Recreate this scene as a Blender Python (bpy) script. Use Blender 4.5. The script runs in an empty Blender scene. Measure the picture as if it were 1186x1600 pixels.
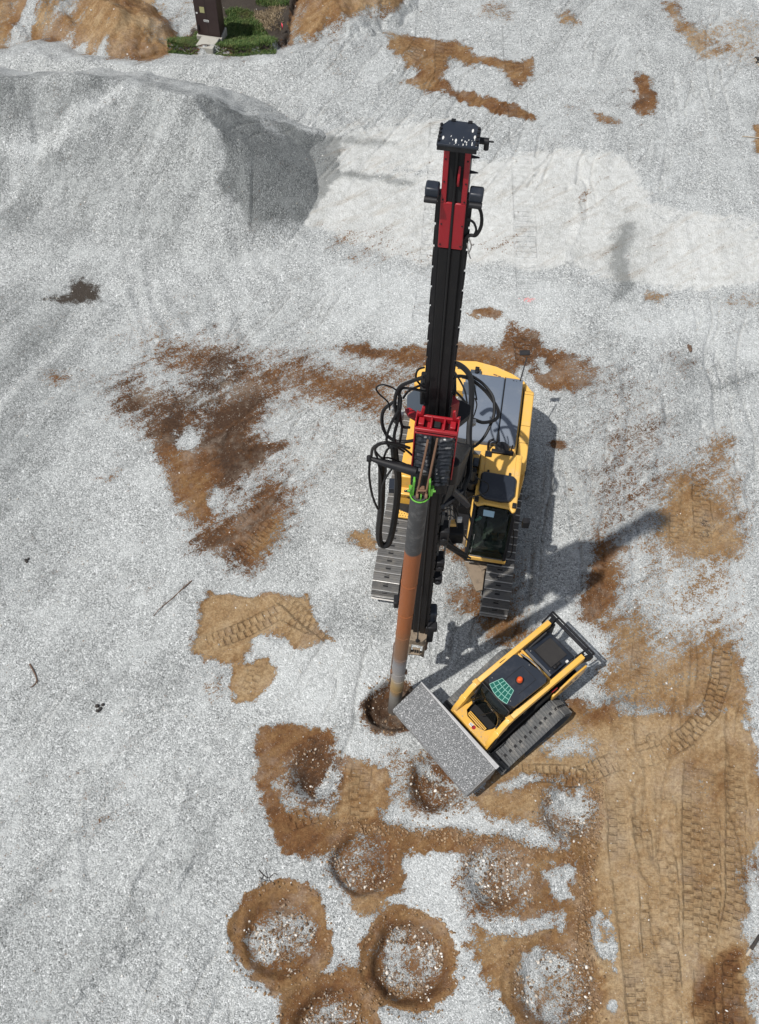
import bpy, bmesh, math, random
import numpy as np
from mathutils import Vector, Matrix, Euler
random.seed(7); np.random.seed(7)
C = bpy.context.scene
COL = C.collection
R = math.radians

# ------------------------------------------------------------------ camera (drone, looking steeply down)
CAM_H = 22.0; TILT = math.atan(.5625); ROLL = R(1.5); FOC = 1600.0 / 1600.0
cd = bpy.data.cameras.new('drone_camera'); cam = bpy.data.objects.new('drone_camera', cd); COL.objects.link(cam)
cd.sensor_fit = 'VERTICAL'; cd.sensor_height = 36.0; cd.lens = 36.0 * FOC
cd.clip_start = .1; cd.clip_end = 2000
fw = Vector((0, math.sin(TILT), -math.cos(TILT))); rt = Vector((1, 0, 0)); up = rt.cross(fw)
r2 = rt*math.cos(ROLL) + up*math.sin(ROLL); u2 = -rt*math.sin(ROLL) + up*math.cos(ROLL)
M = Matrix((r2, u2, -fw)).transposed().to_4x4(); M.translation = (0, 0, CAM_H)
cam.matrix_world = M
C.camera = cam

# ------------------------------------------------------------------ sky and sun
SUN_EL = R(63.5); SUN_AZ = R(33)          # the shadows run towards +x, turned SUN_AZ towards +y
sd = Vector((math.cos(SUN_AZ)*math.cos(SUN_EL), math.sin(SUN_AZ)*math.cos(SUN_EL), -math.sin(SUN_EL)))
w = bpy.data.worlds.new('World'); C.world = w; w.use_nodes = True
nt = w.node_tree; bg = nt.nodes['Background']
sk = nt.nodes.new('ShaderNodeTexSky'); sk.sky_type = 'NISHITA'; sk.sun_disc = False
sk.sun_elevation = SUN_EL; sk.sun_rotation = math.atan2(-sd.x, -sd.y)
hs_ = nt.nodes.new('ShaderNodeHueSaturation'); hs_.inputs['Saturation'].default_value = .45     # thin broken cloud whitens the sky light
nt.links.new(sk.outputs[0], hs_.inputs['Color']); nt.links.new(hs_.outputs[0], bg.inputs[0]); bg.inputs[1].default_value = .11
ld = bpy.data.lights.new('sun', 'SUN'); ld.energy = 4.3; ld.angle = R(.8); ld.color = (1, .965, .92)
lo = bpy.data.objects.new('sun', ld); COL.objects.link(lo)
lo.rotation_euler = sd.to_track_quat('-Z', 'Y').to_euler(); lo.location = (-20, -15, 40)
C.view_settings.view_transform = 'Standard'; C.view_settings.look = 'None'
C.view_settings.exposure = 0.08; C.view_settings.gamma = 1

# ------------------------------------------------------------------ materials
def new_mat(name):
    m = bpy.data.materials.new(name); m.use_nodes = True
    return m, m.node_tree, m.node_tree.nodes['Principled BSDF']
def N(nt, typ, **kw):
    n = nt.nodes.new(typ)
    for k, v in kw.items(): setattr(n, k, v)
    return n
def noise(nt, vec, scale, detail=4, rough=.55):
    n = N(nt, 'ShaderNodeTexNoise'); n.inputs['Scale'].default_value = scale
    n.inputs['Detail'].default_value = detail; n.inputs['Roughness'].default_value = rough
    nt.links.new(vec, n.inputs['Vector']); return n.outputs['Fac']
def mathn(nt, op, a, b=None, c=None, clamp=False):
    n = N(nt, 'ShaderNodeMath', operation=op); n.use_clamp = clamp
    for i, v in enumerate((a, b, c)):
        if v is None: continue
        if isinstance(v, (int, float)): n.inputs[i].default_value = v
        else: nt.links.new(v, n.inputs[i])
    return n.outputs[0]
def mixc(nt, f, a, b, mode='MIX'):
    n = N(nt, 'ShaderNodeMix', data_type='RGBA', blend_type=mode)
    for s, v in ((n.inputs[0], f), (n.inputs[6], a), (n.inputs[7], b)):
        if isinstance(v, (int, float)): s.default_value = v
        elif isinstance(v, tuple): s.default_value = (*v, 1) if len(v) == 3 else v
        else: nt.links.new(v, s)
    return n.outputs[2]
def ramp(nt, f, stops):
    n = N(nt, 'ShaderNodeValToRGB'); e = n.color_ramp.elements
    while len(e) < len(stops): e.new(.5)
    for el, (p, c) in zip(e, stops):
        el.position = p; el.color = (*c, 1) if isinstance(c, tuple) else (c, c, c, 1)
    nt.links.new(f, n.inputs[0]); return n.outputs[0]
def smooth(nt, f, lo_, hi_):
    n = N(nt, 'ShaderNodeMapRange', interpolation_type='SMOOTHSTEP')
    n.inputs[1].default_value = lo_; n.inputs[2].default_value = hi_
    nt.links.new(f, n.inputs[0]); return n.outputs[0]

def paint(name, col, rough=.45, metal=0., dirt=.35, dirtcol=(.3, .25, .19), scale=5., bump=.0, spec=.5, coat=0):
    """painted or bare surface with dust, streaks and small scratches"""
    m, nt, b = new_mat(name)
    tc = N(nt, 'ShaderNodeTexCoord').outputs['Object']
    big = noise(nt, tc, scale, 6, .65); fine = noise(nt, tc, scale*9, 5, .7)
    f = mathn(nt, 'MULTIPLY', smooth(nt, big, .45, .75), smooth(nt, fine, .3, .7))
    f = mathn(nt, 'MULTIPLY', f, dirt*1.6, clamp=True)
    base = mixc(nt, mathn(nt, 'MULTIPLY', fine, .22), col, tuple(c*.72 for c in col))
    nt.links.new(mixc(nt, f, base, dirtcol), b.inputs['Base Color'])
    r = mathn(nt, 'ADD', mathn(nt, 'MULTIPLY', f, .4), mathn(nt, 'MULTIPLY_ADD', fine, .25, rough-.12), clamp=True)
    nt.links.new(r, b.inputs['Roughness']); b.inputs['Metallic'].default_value = metal
    b.inputs['Specular IOR Level'].default_value = spec
    if coat: b.inputs['Coat Weight'].default_value = coat; b.inputs['Coat Roughness'].default_value = .15
    if bump:
        bn = N(nt, 'ShaderNodeBump'); bn.inputs['Strength'].default_value = bump; bn.inputs['Distance'].default_value = .01
        nt.links.new(fine, bn.inputs['Height']); nt.links.new(bn.outputs[0], b.inputs['Normal'])
    return m

MT = dict(
    yellow=paint('yellow_paint', (.70, .38, .055), .42, dirt=.5, coat=.25, scale=2.5),
    yellow2=paint('dusty_yellow_paint', (.72, .42, .09), .5, dirt=.6, scale=2.5, dirtcol=(.5, .38, .2)),
    yellow3=paint('loader_yellow_paint', (.68, .38, .06), .42, dirt=.5, coat=.3, scale=3),
    grey=paint('grey_hood_paint', (.105, .13, .17), .5, dirt=.3, dirtcol=(.2, .21, .22), scale=2),
    greyd=paint('dark_grey_hood_paint', (.05, .065, .085), .5, dirt=.3, dirtcol=(.14, .14, .15), scale=2),
    navy=paint('dark_blue_paint', (.013, .018, .028), .42, dirt=.25, dirtcol=(.10, .10, .11), scale=3),
    black=paint('black_steel', (.010, .010, .012), .5, dirt=.35, dirtcol=(.045, .042, .038), scale=4, spec=.3),
    blackm=paint('greasy_black_steel', (.008, .008, .009), .5, dirt=.45, dirtcol=(.026, .023, .021), scale=7, bump=.3, spec=.25),
    rubber=paint('black_rubber_hose', (.007, .007, .008), .5, dirt=.2, dirtcol=(.03, .03, .03), scale=6, spec=.3),
    red=paint('red_paint', (.29, .006, .013), .42, dirt=.3, dirtcol=(.07, .03, .025), scale=6),
    green=paint('bright_green_paint', (.10, .36, .03), .5, dirt=1., dirtcol=(.06, .07, .04), scale=12),
    steel=paint('bare_worn_steel', (.20, .195, .185), .5, metal=.35, dirt=.8, dirtcol=(.11, .095, .08), scale=6, bump=.4),
    steeld=paint('dusty_track_steel', (.10, .098, .095), .6, metal=.2, dirt=.9, dirtcol=(.19, .175, .15), scale=5, bump=.5),
    bright=paint('bright_worn_steel', (.50, .49, .47), .35, metal=.6, dirt=.9, dirtcol=(.25, .22, .19), scale=9),
    rust=paint('rusty_steel', (.16, .085, .05), .7, dirt=.6, dirtcol=(.07, .045, .03), scale=14, bump=.4),
    mud=paint('mud_caked_steel', (.22, .17, .12), .8, dirt=.8, dirtcol=(.07, .055, .045), scale=7, bump=.7),
    trackr=paint('loader_track_rubber', (.085, .088, .09), .8, dirt=1., dirtcol=(.24, .23, .21), scale=4, bump=.4),
    bucket=paint('scoured_bucket_steel', (.40, .40, .40), .45, metal=.2, dirt=.9, dirtcol=(.5, .5, .49), scale=5, bump=.3),
    bucketd=paint('dusty_bucket_steel', (.16, .16, .16), .55, metal=.2, dirt=.9, dirtcol=(.30, .30, .29), scale=5, bump=.3),
    void=paint('dark_recess', (.004, .004, .005), .8, dirt=0),
    conc=paint('weathered_concrete', (.36, .35, .31), .85, dirt=.6, dirtcol=(.16, .13, .10), scale=5, bump=.6),
    brown=paint('dark_brown_cabinet_paint', (.032, .017, .016), .5, dirt=.2, dirtcol=(.08, .06, .05), scale=3),
    white=paint('white_label', (.6, .6, .58), .6, dirt=.1),
    olive=paint('yellow_green_label', (.35, .34, .16), .6, dirt=.1),
    wood=paint('weathered_wood', (.42, .36, .28), .8, dirt=.7, dirtcol=(.12, .08, .05), scale=12, bump=.5),
    char=paint('charred_wood', (.03, .027, .025), .85, dirt=.3, dirtcol=(.16, .10, .06), scale=14, bump=.5),
    bark=paint('brown_bark', (.12, .075, .05), .85, dirt=.5, dirtcol=(.05, .035, .03), scale=12, bump=.5),
    pink=paint('fluorescent_pink_film', (.85, .07, .12), .6, dirt=.1),
    teal=paint('pale_teal_cloth', (.25, .5, .48), .7, dirt=.2),
    paper=paint('pale_blue_paper', (.33, .50, .62), .7, dirt=.1),
    orange=paint('orange_lens', (.62, .08, .01), .2, dirt=.05, coat=.6),
    decal=paint('black_lettering', (.01, .01, .012), .5, dirt=.1),
    seat=paint('dark_seat_fabric', (.035, .04, .038), .85, dirt=.4, dirtcol=(.10, .11, .09)),
    floor=paint('dusty_cab_floor', (.11, .12, .10), .8, dirt=.6, dirtcol=(.2, .2, .16), scale=8),
)
def glass(name, tint, trans=.55, rough=.06):
    m, nt, b = new_mat(name)
    tc = N(nt, 'ShaderNodeTexCoord').outputs['Object']
    b.inputs['Base Color'].default_value = (*tint, 1); b.inputs['Roughness'].default_value = rough
    t = N(nt, 'ShaderNodeBsdfTransparent'); t.inputs[0].default_value = (.62, .72, .68, 1)
    mx = N(nt, 'ShaderNodeMixShader')
    d = noise(nt, tc, 9, 6, .7)
    nt.links.new(mathn(nt, 'MULTIPLY_ADD', d, -.25, trans+.12), mx.inputs[0])
    nt.links.new(b.outputs[0], mx.inputs[1]); nt.links.new(t.outputs[0], mx.inputs[2])
    nt.links.new(mx.outputs[0], nt.nodes['Material Output'].inputs[0])
    return m
MT['glass'] = glass('tinted_cab_glass', (.015, .02, .02), .62)
MT['glassd'] = glass('dark_cab_glass', (.006, .009, .009), .22)
MT['glassg'] = glass('green_roof_glass', (.02, .13, .10), .2)
# long casing: black at the top, then rust, clay and pale cement dust lower down, in bands
m, nt, b = new_mat('banded_casing_steel')
tc = N(nt, 'ShaderNodeTexCoord').outputs['Object']
sp = N(nt, 'ShaderNodeSeparateXYZ'); nt.links.new(tc, sp.inputs[0])
n1 = noise(nt, tc, 6, 6, .7); n2 = noise(nt, tc, 40, 4, .7)
zz = mathn(nt, 'ADD', sp.outputs[2], mathn(nt, 'MULTIPLY_ADD', n1, .5, -.25))
z01 = mathn(nt, 'DIVIDE', zz, 9.4)
cr = ramp(nt, z01, [(0, (.13, .12, .11)), (.08, (.22, .21, .19)), (.11, (.27, .17, .07)), (.15, (.36, .25, .11)), (.19, (.30, .28, .26)),
                    (.27, (.22, .22, .23)), (.31, (.20, .12, .075)), (.40, (.23, .11, .05)), (.46, (.31, .10, .028)), (.77, (.29, .09, .028))])
zs = mathn(nt, 'ADD', sp.outputs[2], mathn(nt, 'MULTIPLY_ADD', n1, .08, -.04))
top = smooth(nt, zs, 7.26, 7.32)
c = mixc(nt, top, cr, mixc(nt, smooth(nt, n1, .45, .7), (.045, .047, .05), (.11, .11, .11)))
c = mixc(nt, mathn(nt, 'MULTIPLY', smooth(nt, n2, .5, .75), .45), c, (.06, .045, .035))
nt.links.new(c, b.inputs['Base Color']); b.inputs['Roughness'].default_value = .6; b.inputs['Metallic'].default_value = .15
bn = N(nt, 'ShaderNodeBump'); bn.inputs['Strength'].default_value = .4; bn.inputs['Distance'].default_value = .01
nt.links.new(n2, bn.inputs['Height']); nt.links.new(bn.outputs[0], b.inputs['Normal'])
MT['casing'] = m

# ------------------------------------------------------------------ mesh helpers
class MB:
    def __init__(s): s.v = []; s.f = []
    def add(s, vs, fs):
        o = len(s.v); s.v += [tuple(v) for v in vs]; s.f += [tuple(i+o for i in f) for f in fs]; return s
    def box(s, c, d, rot=None):
        c = Vector(c); hx, hy, hz = (k/2 for k in d)
        vs = [Vector((x, y, z)) for z in (-hz, hz) for x, y in ((-hx, -hy), (hx, -hy), (hx, hy), (-hx, hy))]
        if rot is not None:
            m = rot if isinstance(rot, Matrix) else Euler(rot).to_matrix()
            vs = [m @ v for v in vs]
        return s.add([v+c for v in vs], [(3, 2, 1, 0), (4, 5, 6, 7), (0, 1, 5, 4), (1, 2, 6, 5), (2, 3, 7, 6), (3, 0, 4, 7)])
    def bar(s, a, b, wd, h, upv=(0, 0, 1)):
        a, b = Vector(a), Vector(b); t = (b-a); L = t.length; t.normalize()
        sx = t.cross(Vector(upv)); sx.normalize(); uz = sx.cross(t)
        m = Matrix((sx, t, uz)).transposed()
        return s.box((a+b)/2, (wd, L, h), m)
    def prism(s, pts, z0, z1, axis='z'):
        n = len(pts)
        def mp(p, q):
            return {'z': (p[0], p[1], q), 'x': (q, p[0], p[1]), 'y': (p[0], q, p[1])}[axis]
        a = sum(pts[i][0]*pts[(i+1) % n][1]-pts[(i+1) % n][0]*pts[i][1] for i in range(n))
        if (a < 0) != (axis == 'y'): pts = pts[::-1]
        vs = [mp(p, z0) for p in pts]+[mp(p, z1) for p in pts]
        fs = [tuple(range(n))[::-1], tuple(range(n, 2*n))]+[(i, (i+1) % n, n+(i+1) % n, n+i) for i in range(n)]
        return s.add(vs, fs)
    def tube(s, pts, r, n=8, cap=True, sm=True):
        P = [Vector(p) for p in pts]
        if sm and len(P) > 2: P = spline(P)
        rs = r if isinstance(r, (list, tuple)) else None
        vs = []; fs = []; prev = None
        for i, p in enumerate(P):
            t = (P[min(i+1, len(P)-1)]-P[max(i-1, 0)]).normalized()
            if prev is None: prev = t.orthogonal().normalized()
            u = (prev-t*prev.dot(t)).normalized(); prev = u; w_ = t.cross(u)
            rr = rs[0]+(rs[1]-rs[0])*i/(len(P)-1) if rs else r
            for k in range(n):
                a = 2*math.pi*k/n; vs.append(p+(u*math.cos(a)+w_*math.sin(a))*rr)
        for i in range(len(P)-1):
            for k in range(n): fs.append((i*n+k, i*n+(k+1) % n, (i+1)*n+(k+1) % n, (i+1)*n+k))
        if cap: fs += [tuple(range(n))[::-1], tuple((len(P)-1)*n+k for k in range(n))]
        return s.add(vs, fs)
    def cyl(s, a, b, r0, r1=None, n=24):
        return s.tube([a, b], (r0, r0 if r1 is None else r1), n, True, False)
    def lathe(s, c, prof, n=24):
        c = Vector(c); vs = []; fs = []
        for r, z in prof:
            for k in range(n):
                a = 2*math.pi*k/n; vs.append(c+Vector((r*math.cos(a), r*math.sin(a), z)))
        for i in range(len(prof)-1):
            for k in range(n): fs.append((i*n+k, i*n+(k+1) % n, (i+1)*n+(k+1) % n, (i+1)*n+k))
        fs += [tuple(range(n))[::-1], tuple((len(prof)-1)*n+k for k in range(n))]
        return s.add(vs, fs)
    def build(s, name, mat, parent=None, bevel=0., seg=2, angle=35):
        me = bpy.data.meshes.new(name); me.from_pydata([tuple(v) for v in s.v], [], s.f); me.update()
        me.materials.append(MT[mat] if isinstance(mat, str) else mat)
        me.polygons.foreach_set('use_smooth', [True]*len(me.polygons)); me.set_sharp_from_angle(angle=R(angle))
        o = bpy.data.objects.new(name, me); COL.objects.link(o)
        if parent is not None: o.parent = parent
        if bevel:
            md = o.modifiers.new('bevel', 'BEVEL'); md.width = bevel; md.segments = seg; md.limit_method = 'ANGLE'; md.angle_limit = R(35)
        return o
def spline(P, k=7):
    out = []
    for i in range(len(P)-1):
        p0, p1, p2, p3 = P[max(i-1, 0)], P[i], P[i+1], P[min(i+2, len(P)-1)]
        for j in range(k):
            t = j/k; t2 = t*t; t3 = t2*t
            out.append(.5*((2*p1)+(p2-p0)*t+(2*p0-5*p1+4*p2-p3)*t2+(3*p1-p0-3*p2+p3)*t3))
    return out+[P[-1]]
def thing(name, label, cat, loc=(0, 0, 0), rz=0, group=None):
    o = bpy.data.objects.new(name, None); COL.objects.link(o); o.empty_display_size = .2
    o.location = loc; o.rotation_euler = (0, 0, rz); return tag(o, label, cat, group)
def tag(o, label=None, cat=None, group=None, kind=None):
    if label: o['label'] = label
    if cat: o['category'] = cat
    if group: o['group'] = group
    if kind: o['kind'] = kind
    return o
def B(name, mat, parent, c, d, rot=None, bevel=.01, seg=2): return MB().box(c, d, rot).build(name, mat, parent, bevel, seg)
TR = [
([(1.64,28.31),(1.49,23.41),(1.26,20.85),(1.08,18.48)],0.6,0.2,0.02,0,1),
([(3.98,32.7),(4.06,27.79),(4.06,23.51),(4.01,19.16)],0.62,0.2,0.022,0,1),
([(1.89,32.61),(1.68,28.31)],0.6,0.2,0.02,0,1),
([(-0.15,25.14),(-1,26.99),(-1.43,27.58)],0.4,0.15,0.02),
([(5.22,5.95),(5.16,4.16),(5.23,2.57),(5.29,1.31),(5.19,0.33)],0.42,0.17,0.03),
([(5.7,5.97),(5.72,4.17),(5.68,2.58),(5.56,0.33)],0.4,0.17,0.035),
([(6.26,5.98),(6.11,3.56),(5.96,1.66),(5.83,0.34)],0.36,0.17,0.03),
([(7.01,6.49),(6.65,4.2),(6.48,2.36)],0.42,0.17,0.035),
([(7.34,6.36),(7.08,4.21),(6.74,2.37)],0.36,0.17,0.03),
([(7.99,6.95),(7.49,3.59),(7.12,2.38),(6.77,0.36)],0.42,0.17,0.028),
([(6.67,2.37),(6.47,0.36)],0.44,0.2,0.04),
([(7.27,2.5),(7.01,0.37)],0.4,0.2,0.04),
([(4.1,5.79),(5.25,6.3),(6.1,6.47),(6.92,6.92),(7.5,7.52),(7.86,8.28),(8.03,9.22)],0.42,0.15,0.03),
([(4.42,6.42),(5.27,6.56),(6.43,6.9)],0.3,0.15,0.02),
([(3.01,6.02),(3.98,5.99),(4.87,5.93)],0.4,0.15,0.02),
([(5.44,7.61),(5.5,6.74)],0.4,0.17,0.025),
([(5.92,7.47),(5.9,6.6)],0.36,0.17,0.02),
([(-4.2,0.97),(-3.72,2.11),(-3.19,3.08),(-2.73,3.71)],0.9,0.24,0.009,0,1),
([(-5.96,0.5),(-5.44,1.05),(-4.91,1.63),(-4.37,2.22)],0.8,0.2,0.008,0,1),
([(-2.38,2.74),(-3.35,1.1),(-3.63,0.34)],0.5,0.2,0.007,0,1),
([(-4.07,8.72),(-3.08,9.14),(-2.22,9.65),(-1.3,9.19)],0.4,0.16,0.028),
([(-2.93,7.53),(-2.7,8.14),(-2.9,8.75)],0.36,0.16,0.014),
([(-2.41,10.14),(-1.93,9.74),(-1,8.96)],0.34,0.15,0.02),
([(-0.27,4.8),(-0.25,6.16)],0.42,0.16,0.025),
([(-0.81,4.79),(-0.73,6.01)],0.3,0.16,0.02),
([(-1.88,4.76),(-1.09,5.04),(-0.59,6.01)],0.36,0.16,0.02),
([(7.84,11.2),(8.1,13.73)],0.45,0.15,0.02),
([(7.23,11.18),(7.49,13.34)],0.45,0.15,0.018),
([(5.94,7.62),(6.2,9.49)],0.45,0.15,0.018),
([(7.23,7.66),(7.58,9.2)],0.45,0.15,0.018),
([(3.8,16.92),(3.73,18.57)],0.45,0.2,0.05),
([(0.6,29.21),(1.02,30.53),(1.12,32.58)],0.5,0.17,0.03),
([(4.67,9.93),(5.56,11.47)],0.4,0.15,0.015),
([(-4.45,15.3),(-3.77,17),(-3.46,17.44)],0.4,0.15,0.02),
([(-5.47,14.08),(-5.17,15.69),(-6.05,17.36)],0.45,0.15,0.018),
([(-4.49,11.18),(-2.77,12.84)],0.45,0.15,0.018),
([(-3.53,10.86),(-2.41,12.3)],0.4,0.15,0.018),
([(4.73,5.06),(4.11,1.17)],0.3,0.17,0.012),
([(-1.17,32.13),(-0.28,31.48),(0.58,31.18)],0.4,0.17,0.02)]
# ------------------------------------------------------------------ terrain
def lattice(x, y, s, seed):
    """smooth value noise, s = cell size in metres, returns -1..1"""
    rng = np.random.RandomState(seed); T_ = rng.rand(256, 256)*2-1
    u = x/s+1000; v = y/s+1000; iu = np.floor(u).astype(int); iv = np.floor(v).astype(int); fu = u-iu; fv = v-iv
    fu = fu*fu*(3-2*fu); fv = fv*fv*(3-2*fv)
    g = lambda a, b_: T_[a % 256, b_ % 256]
    return (g(iu, iv)*(1-fu)+g(iu+1, iv)*fu)*(1-fv)+(g(iu, iv+1)*(1-fu)+g(iu+1, iv+1)*fu)*fv
def fbm(x, y, s, seed, o=4, p=.5):
    t = 0; a = 1; n = 0
    for i in range(o): t = t+a*lattice(x, y, s/2**i, seed+i); n += a; a *= p
    return t/n
def sstep(a, b_, t):
    t = np.clip((t-a)/(b_-a), 0, 1); return t*t*(3-2*t)
def poly_sd(X, Y, P):
    """signed distance, positive inside"""
    d = np.full(X.shape, 1e9); ins = np.zeros(X.shape, bool); n = len(P)
    for i in range(n):
        ax, ay = P[i]; bx, by = P[(i+1) % n]; ex, ey = bx-ax, by-ay
        t = np.clip(((X-ax)*ex+(Y-ay)*ey)/(ex*ex+ey*ey+1e-9), 0, 1)
        d = np.minimum(d, (X-ax-t*ex)**2+(Y-ay-t*ey)**2)
        c = ((ay > Y) != (by > Y)) & (X < (bx-ax)*(Y-ay)/((by-ay) if by != ay else 1e-9)+ax); ins ^= c
    return np.where(ins, 1, -1)*np.sqrt(d)
def seg_d(X, Y, P, vals=None):
    """distance to polyline, arc length there, signed side, interpolated value"""
    best = np.full(X.shape, 1e9); S = np.zeros(X.shape); side = np.zeros(X.shape); V = np.zeros(X.shape); acc = 0
    for i in range(len(P)-1):
        ax, ay = P[i][:2]; bx, by = P[i+1][:2]; ex, ey = bx-ax, by-ay; L = math.hypot(ex, ey)
        t = np.clip(((X-ax)*ex+(Y-ay)*ey)/(L*L), 0, 1); dx = X-ax-t*ex; dy = Y-ay-t*ey; d = np.hypot(dx, dy)
        m_ = d < best; best = np.where(m_, d, best); S = np.where(m_, acc+t*L, S)
        side = np.where(m_, (dx*-ey+dy*ex)/L, side)
        if vals: V = np.where(m_, vals[i]+(vals[i+1]-vals[i])*t, V)
        acc += L
    return best, S, side, V, acc

STEP = .04
def axis(lo_, hi_, far):
    core = np.arange(lo_, hi_+STEP/2, STEP); e = []; d = STEP*1.6; p = hi_
    while p < far: p += d; e.append(p); d *= 1.35
    f = []; d = STEP*1.6; p = lo_
    while p > -far: p -= d; f.append(p); d *= 1.35
    return np.array(f[::-1]+list(core)+e)
gx = axis(-15.2, 14.6, 400); gy = axis(.3, 34.6, 400)
X, Y = np.meshgrid(gx, gy)
WX = X+.17*fbm(X, Y, .8, 11, 4)+.09*lattice(X, Y, .14, 19); WY = Y+.17*fbm(X, Y, .8, 31, 4)+.09*lattice(X, Y, .14, 39)
soil = np.full(X.shape, .04)+.10*fbm(X, Y, 3.5, 51, 4); hue = .5+.25*fbm(X, Y, 2.0, 61, 3)
dark = np.clip(.13+.2*fbm(X, Y, 2.6, 71, 4), 0, 1); pale = np.zeros(X.shape); black = np.zeros(X.shape)
soil = np.where((np.abs(X) > 16) | (Y > 36) | (Y < -2), .22+.3*fbm(X, Y, 6, 81, 3), soil)
LAY = dict(soil=soil, dark=dark, pale=pale, black=black, hue=hue)
TS, TN, TA = (np.zeros(X.shape) for _ in range(3))
def patch(P, soft, layer='soil', val=.9, h=None):
    soft *= 1.6; P = list(P); xs = [p[0] for p in P]; ys = [p[1] for p in P]; g = soft+.4
    i0, i1 = np.searchsorted(gx, (min(xs)-g, max(xs)+g)); j0, j1 = np.searchsorted(gy, (min(ys)-g, max(ys)+g))
    sl = (slice(j0, j1), slice(i0, i1))
    if i1 <= i0 or j1 <= j0: return
    t = sstep(-soft, soft, poly_sd(WX[sl], WY[sl], P))
    A = LAY[layer]; A[sl] = A[sl]*(1-t)+val*t
    if h is not None: LAY['hue'][sl] = LAY['hue'][sl]*(1-t)+(h+.12*fbm(X[sl], Y[sl], .6, 5, 3))*t
def disc(c, r, soft, layer='soil', val=.9, h=None, e=1.):
    n = 20; patch([(c[0]+r*math.cos(2*math.pi*k/n), c[1]+r*e*math.sin(2*math.pi*k/n)) for k in range(n)], soft, layer, val, h)

# pale compacted crushed rock, dark fresh gravel with some painted shade, bare soil, all as plan shapes on the ground
patch([(-2.06,25.92),(-0.18,26.43),(1.83,26.8),(1.9,23.83),(0.65,23.79),(-1.3,24.34),(-2.12,25.06)], .5, 'pale', .8)
patch([(-2.93,22.46),(-2.43,23.67),(-1.79,24.32),(-0.13,24.11),(1.81,24.46),(3.79,25.14),(5.38,25.43),(6.95,25.26),(7.68,24.73),(7.75,23.11),(10.98,22.58),(10.86,20.21),(8.99,19.86),(7.55,19.91),(5.42,20.51),(3.6,20.56),(1.77,20.62),(-0.06,20.8),(-1.57,21.62)], .3, 'pale', .95)
patch([(-0.13,24.17),(1.81,24.1),(1.81,24.46),(-0.14,24.58)], .3, 'pale', .35)
patch([(7.72,22.85),(10.96,22.45),(10.9,22.06),(7.68,22.46)], .3, 'pale', .5)
patch([(-1.96,21.98),(-0.09,22.05),(0.85,21.33),(1.59,20.86),(0.67,20.53),(-1.52,20.55)], .3, 'soil', .30, .5)
patch([(2.43,21.51),(3.65,21.8),(4.19,21.32),(3.62,20.98),(2.51,21.09)], .25, 'soil', .34, .55)
patch([(5.53,23.3),(5.96,23.98),(6.68,24.42),(6.86,24.26),(6.12,23.58),(5.68,22.77)], .1, 'soil', .42, .5)
patch([(6.4,19.12),(6.43,20.54),(6.64,21.78),(6.91,22.35),(7.17,22.31),(6.9,21.04),(6.91,19.84),(6.97,19.14),(6.68,19.25)], .16, 'dark', .85)
patch([(8.8,16.45),(9.44,16.79),(10.14,17.28),(10.34,17.03),(9.75,16.54),(9.03,16.31)], .25, 'dark', .9)
patch([(-1.96,25.92),(-0.96,25.76),(0.23,25.63),(0.24,25.46),(-0.95,25.47),(-1.9,25.35)], .12, 'dark', .7)
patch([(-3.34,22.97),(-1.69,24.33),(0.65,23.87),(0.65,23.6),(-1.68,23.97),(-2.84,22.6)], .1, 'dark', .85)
patch([(-1.38,10),(-0.45,10.19),(0.16,9.88),(0.25,9.32),(-0.41,9.01),(-1.01,9.2)], .3, 'dark', .42)
patch([(5.02,7.82),(5.97,7.92),(6.65,7.57),(6.48,7.37),(5.35,7.49)], .12, 'dark', .62)
patch([(5.35,7.43),(6.62,7.29),(6.59,7.05),(4.92,7.45)], .1, 'dark', .3)
patch([(-10.81,19.47),(-9.61,18.81),(-9.48,18.13),(-10.44,17.65)], .6, 'dark', .35)
patch([(-9.37,12.46),(-8.68,12.11),(-8.32,11.07),(-8.95,10.37)], .6, 'dark', .42)
patch([(5.35,12.72),(6.44,12.57),(6.58,12.39),(5.4,11.47)], .4, 'dark', .35)  # tip of the mast's cast shadow, painted into the gravel tone
patch([(-9.63,18.9),(-8.96,19.18),(-8.87,19.65),(-8.45,19.83),(-7.86,19.57),(-7.81,18.87),(-8.53,18.71),(-9.42,18.75)], .2, 'black', .75)
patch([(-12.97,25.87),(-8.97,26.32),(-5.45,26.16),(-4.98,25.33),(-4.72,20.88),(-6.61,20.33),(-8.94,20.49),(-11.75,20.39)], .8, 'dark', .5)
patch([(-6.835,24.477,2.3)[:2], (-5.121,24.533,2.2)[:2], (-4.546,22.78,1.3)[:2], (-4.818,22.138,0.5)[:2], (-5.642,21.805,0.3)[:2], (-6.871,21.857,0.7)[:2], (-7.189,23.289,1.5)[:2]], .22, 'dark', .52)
patch([(-5.327,24.536,2.3)[:2], (-4.764,23.455,2)[:2], (-4.546,22.78,1.3)[:2], (-4.846,22.24,0.5)[:2], (-3.982,21.533,0)[:2], (-2.436,22.096,0)[:2], (-1.489,24.115,0)[:2], (-1.478,25.796,0.1)[:2], (-3.255,25.343,0.9)[:2], (-4.474,24.878,1.7)[:2]], .09, 'dark', 1.05)  # fresh dark gravel, with the right face's shade painted in as well
patch([(-4.21,22.03),(-2.93,22.46),(-2.51,21.71),(-3.78,21.36)], .3, 'dark', .6)
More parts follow.
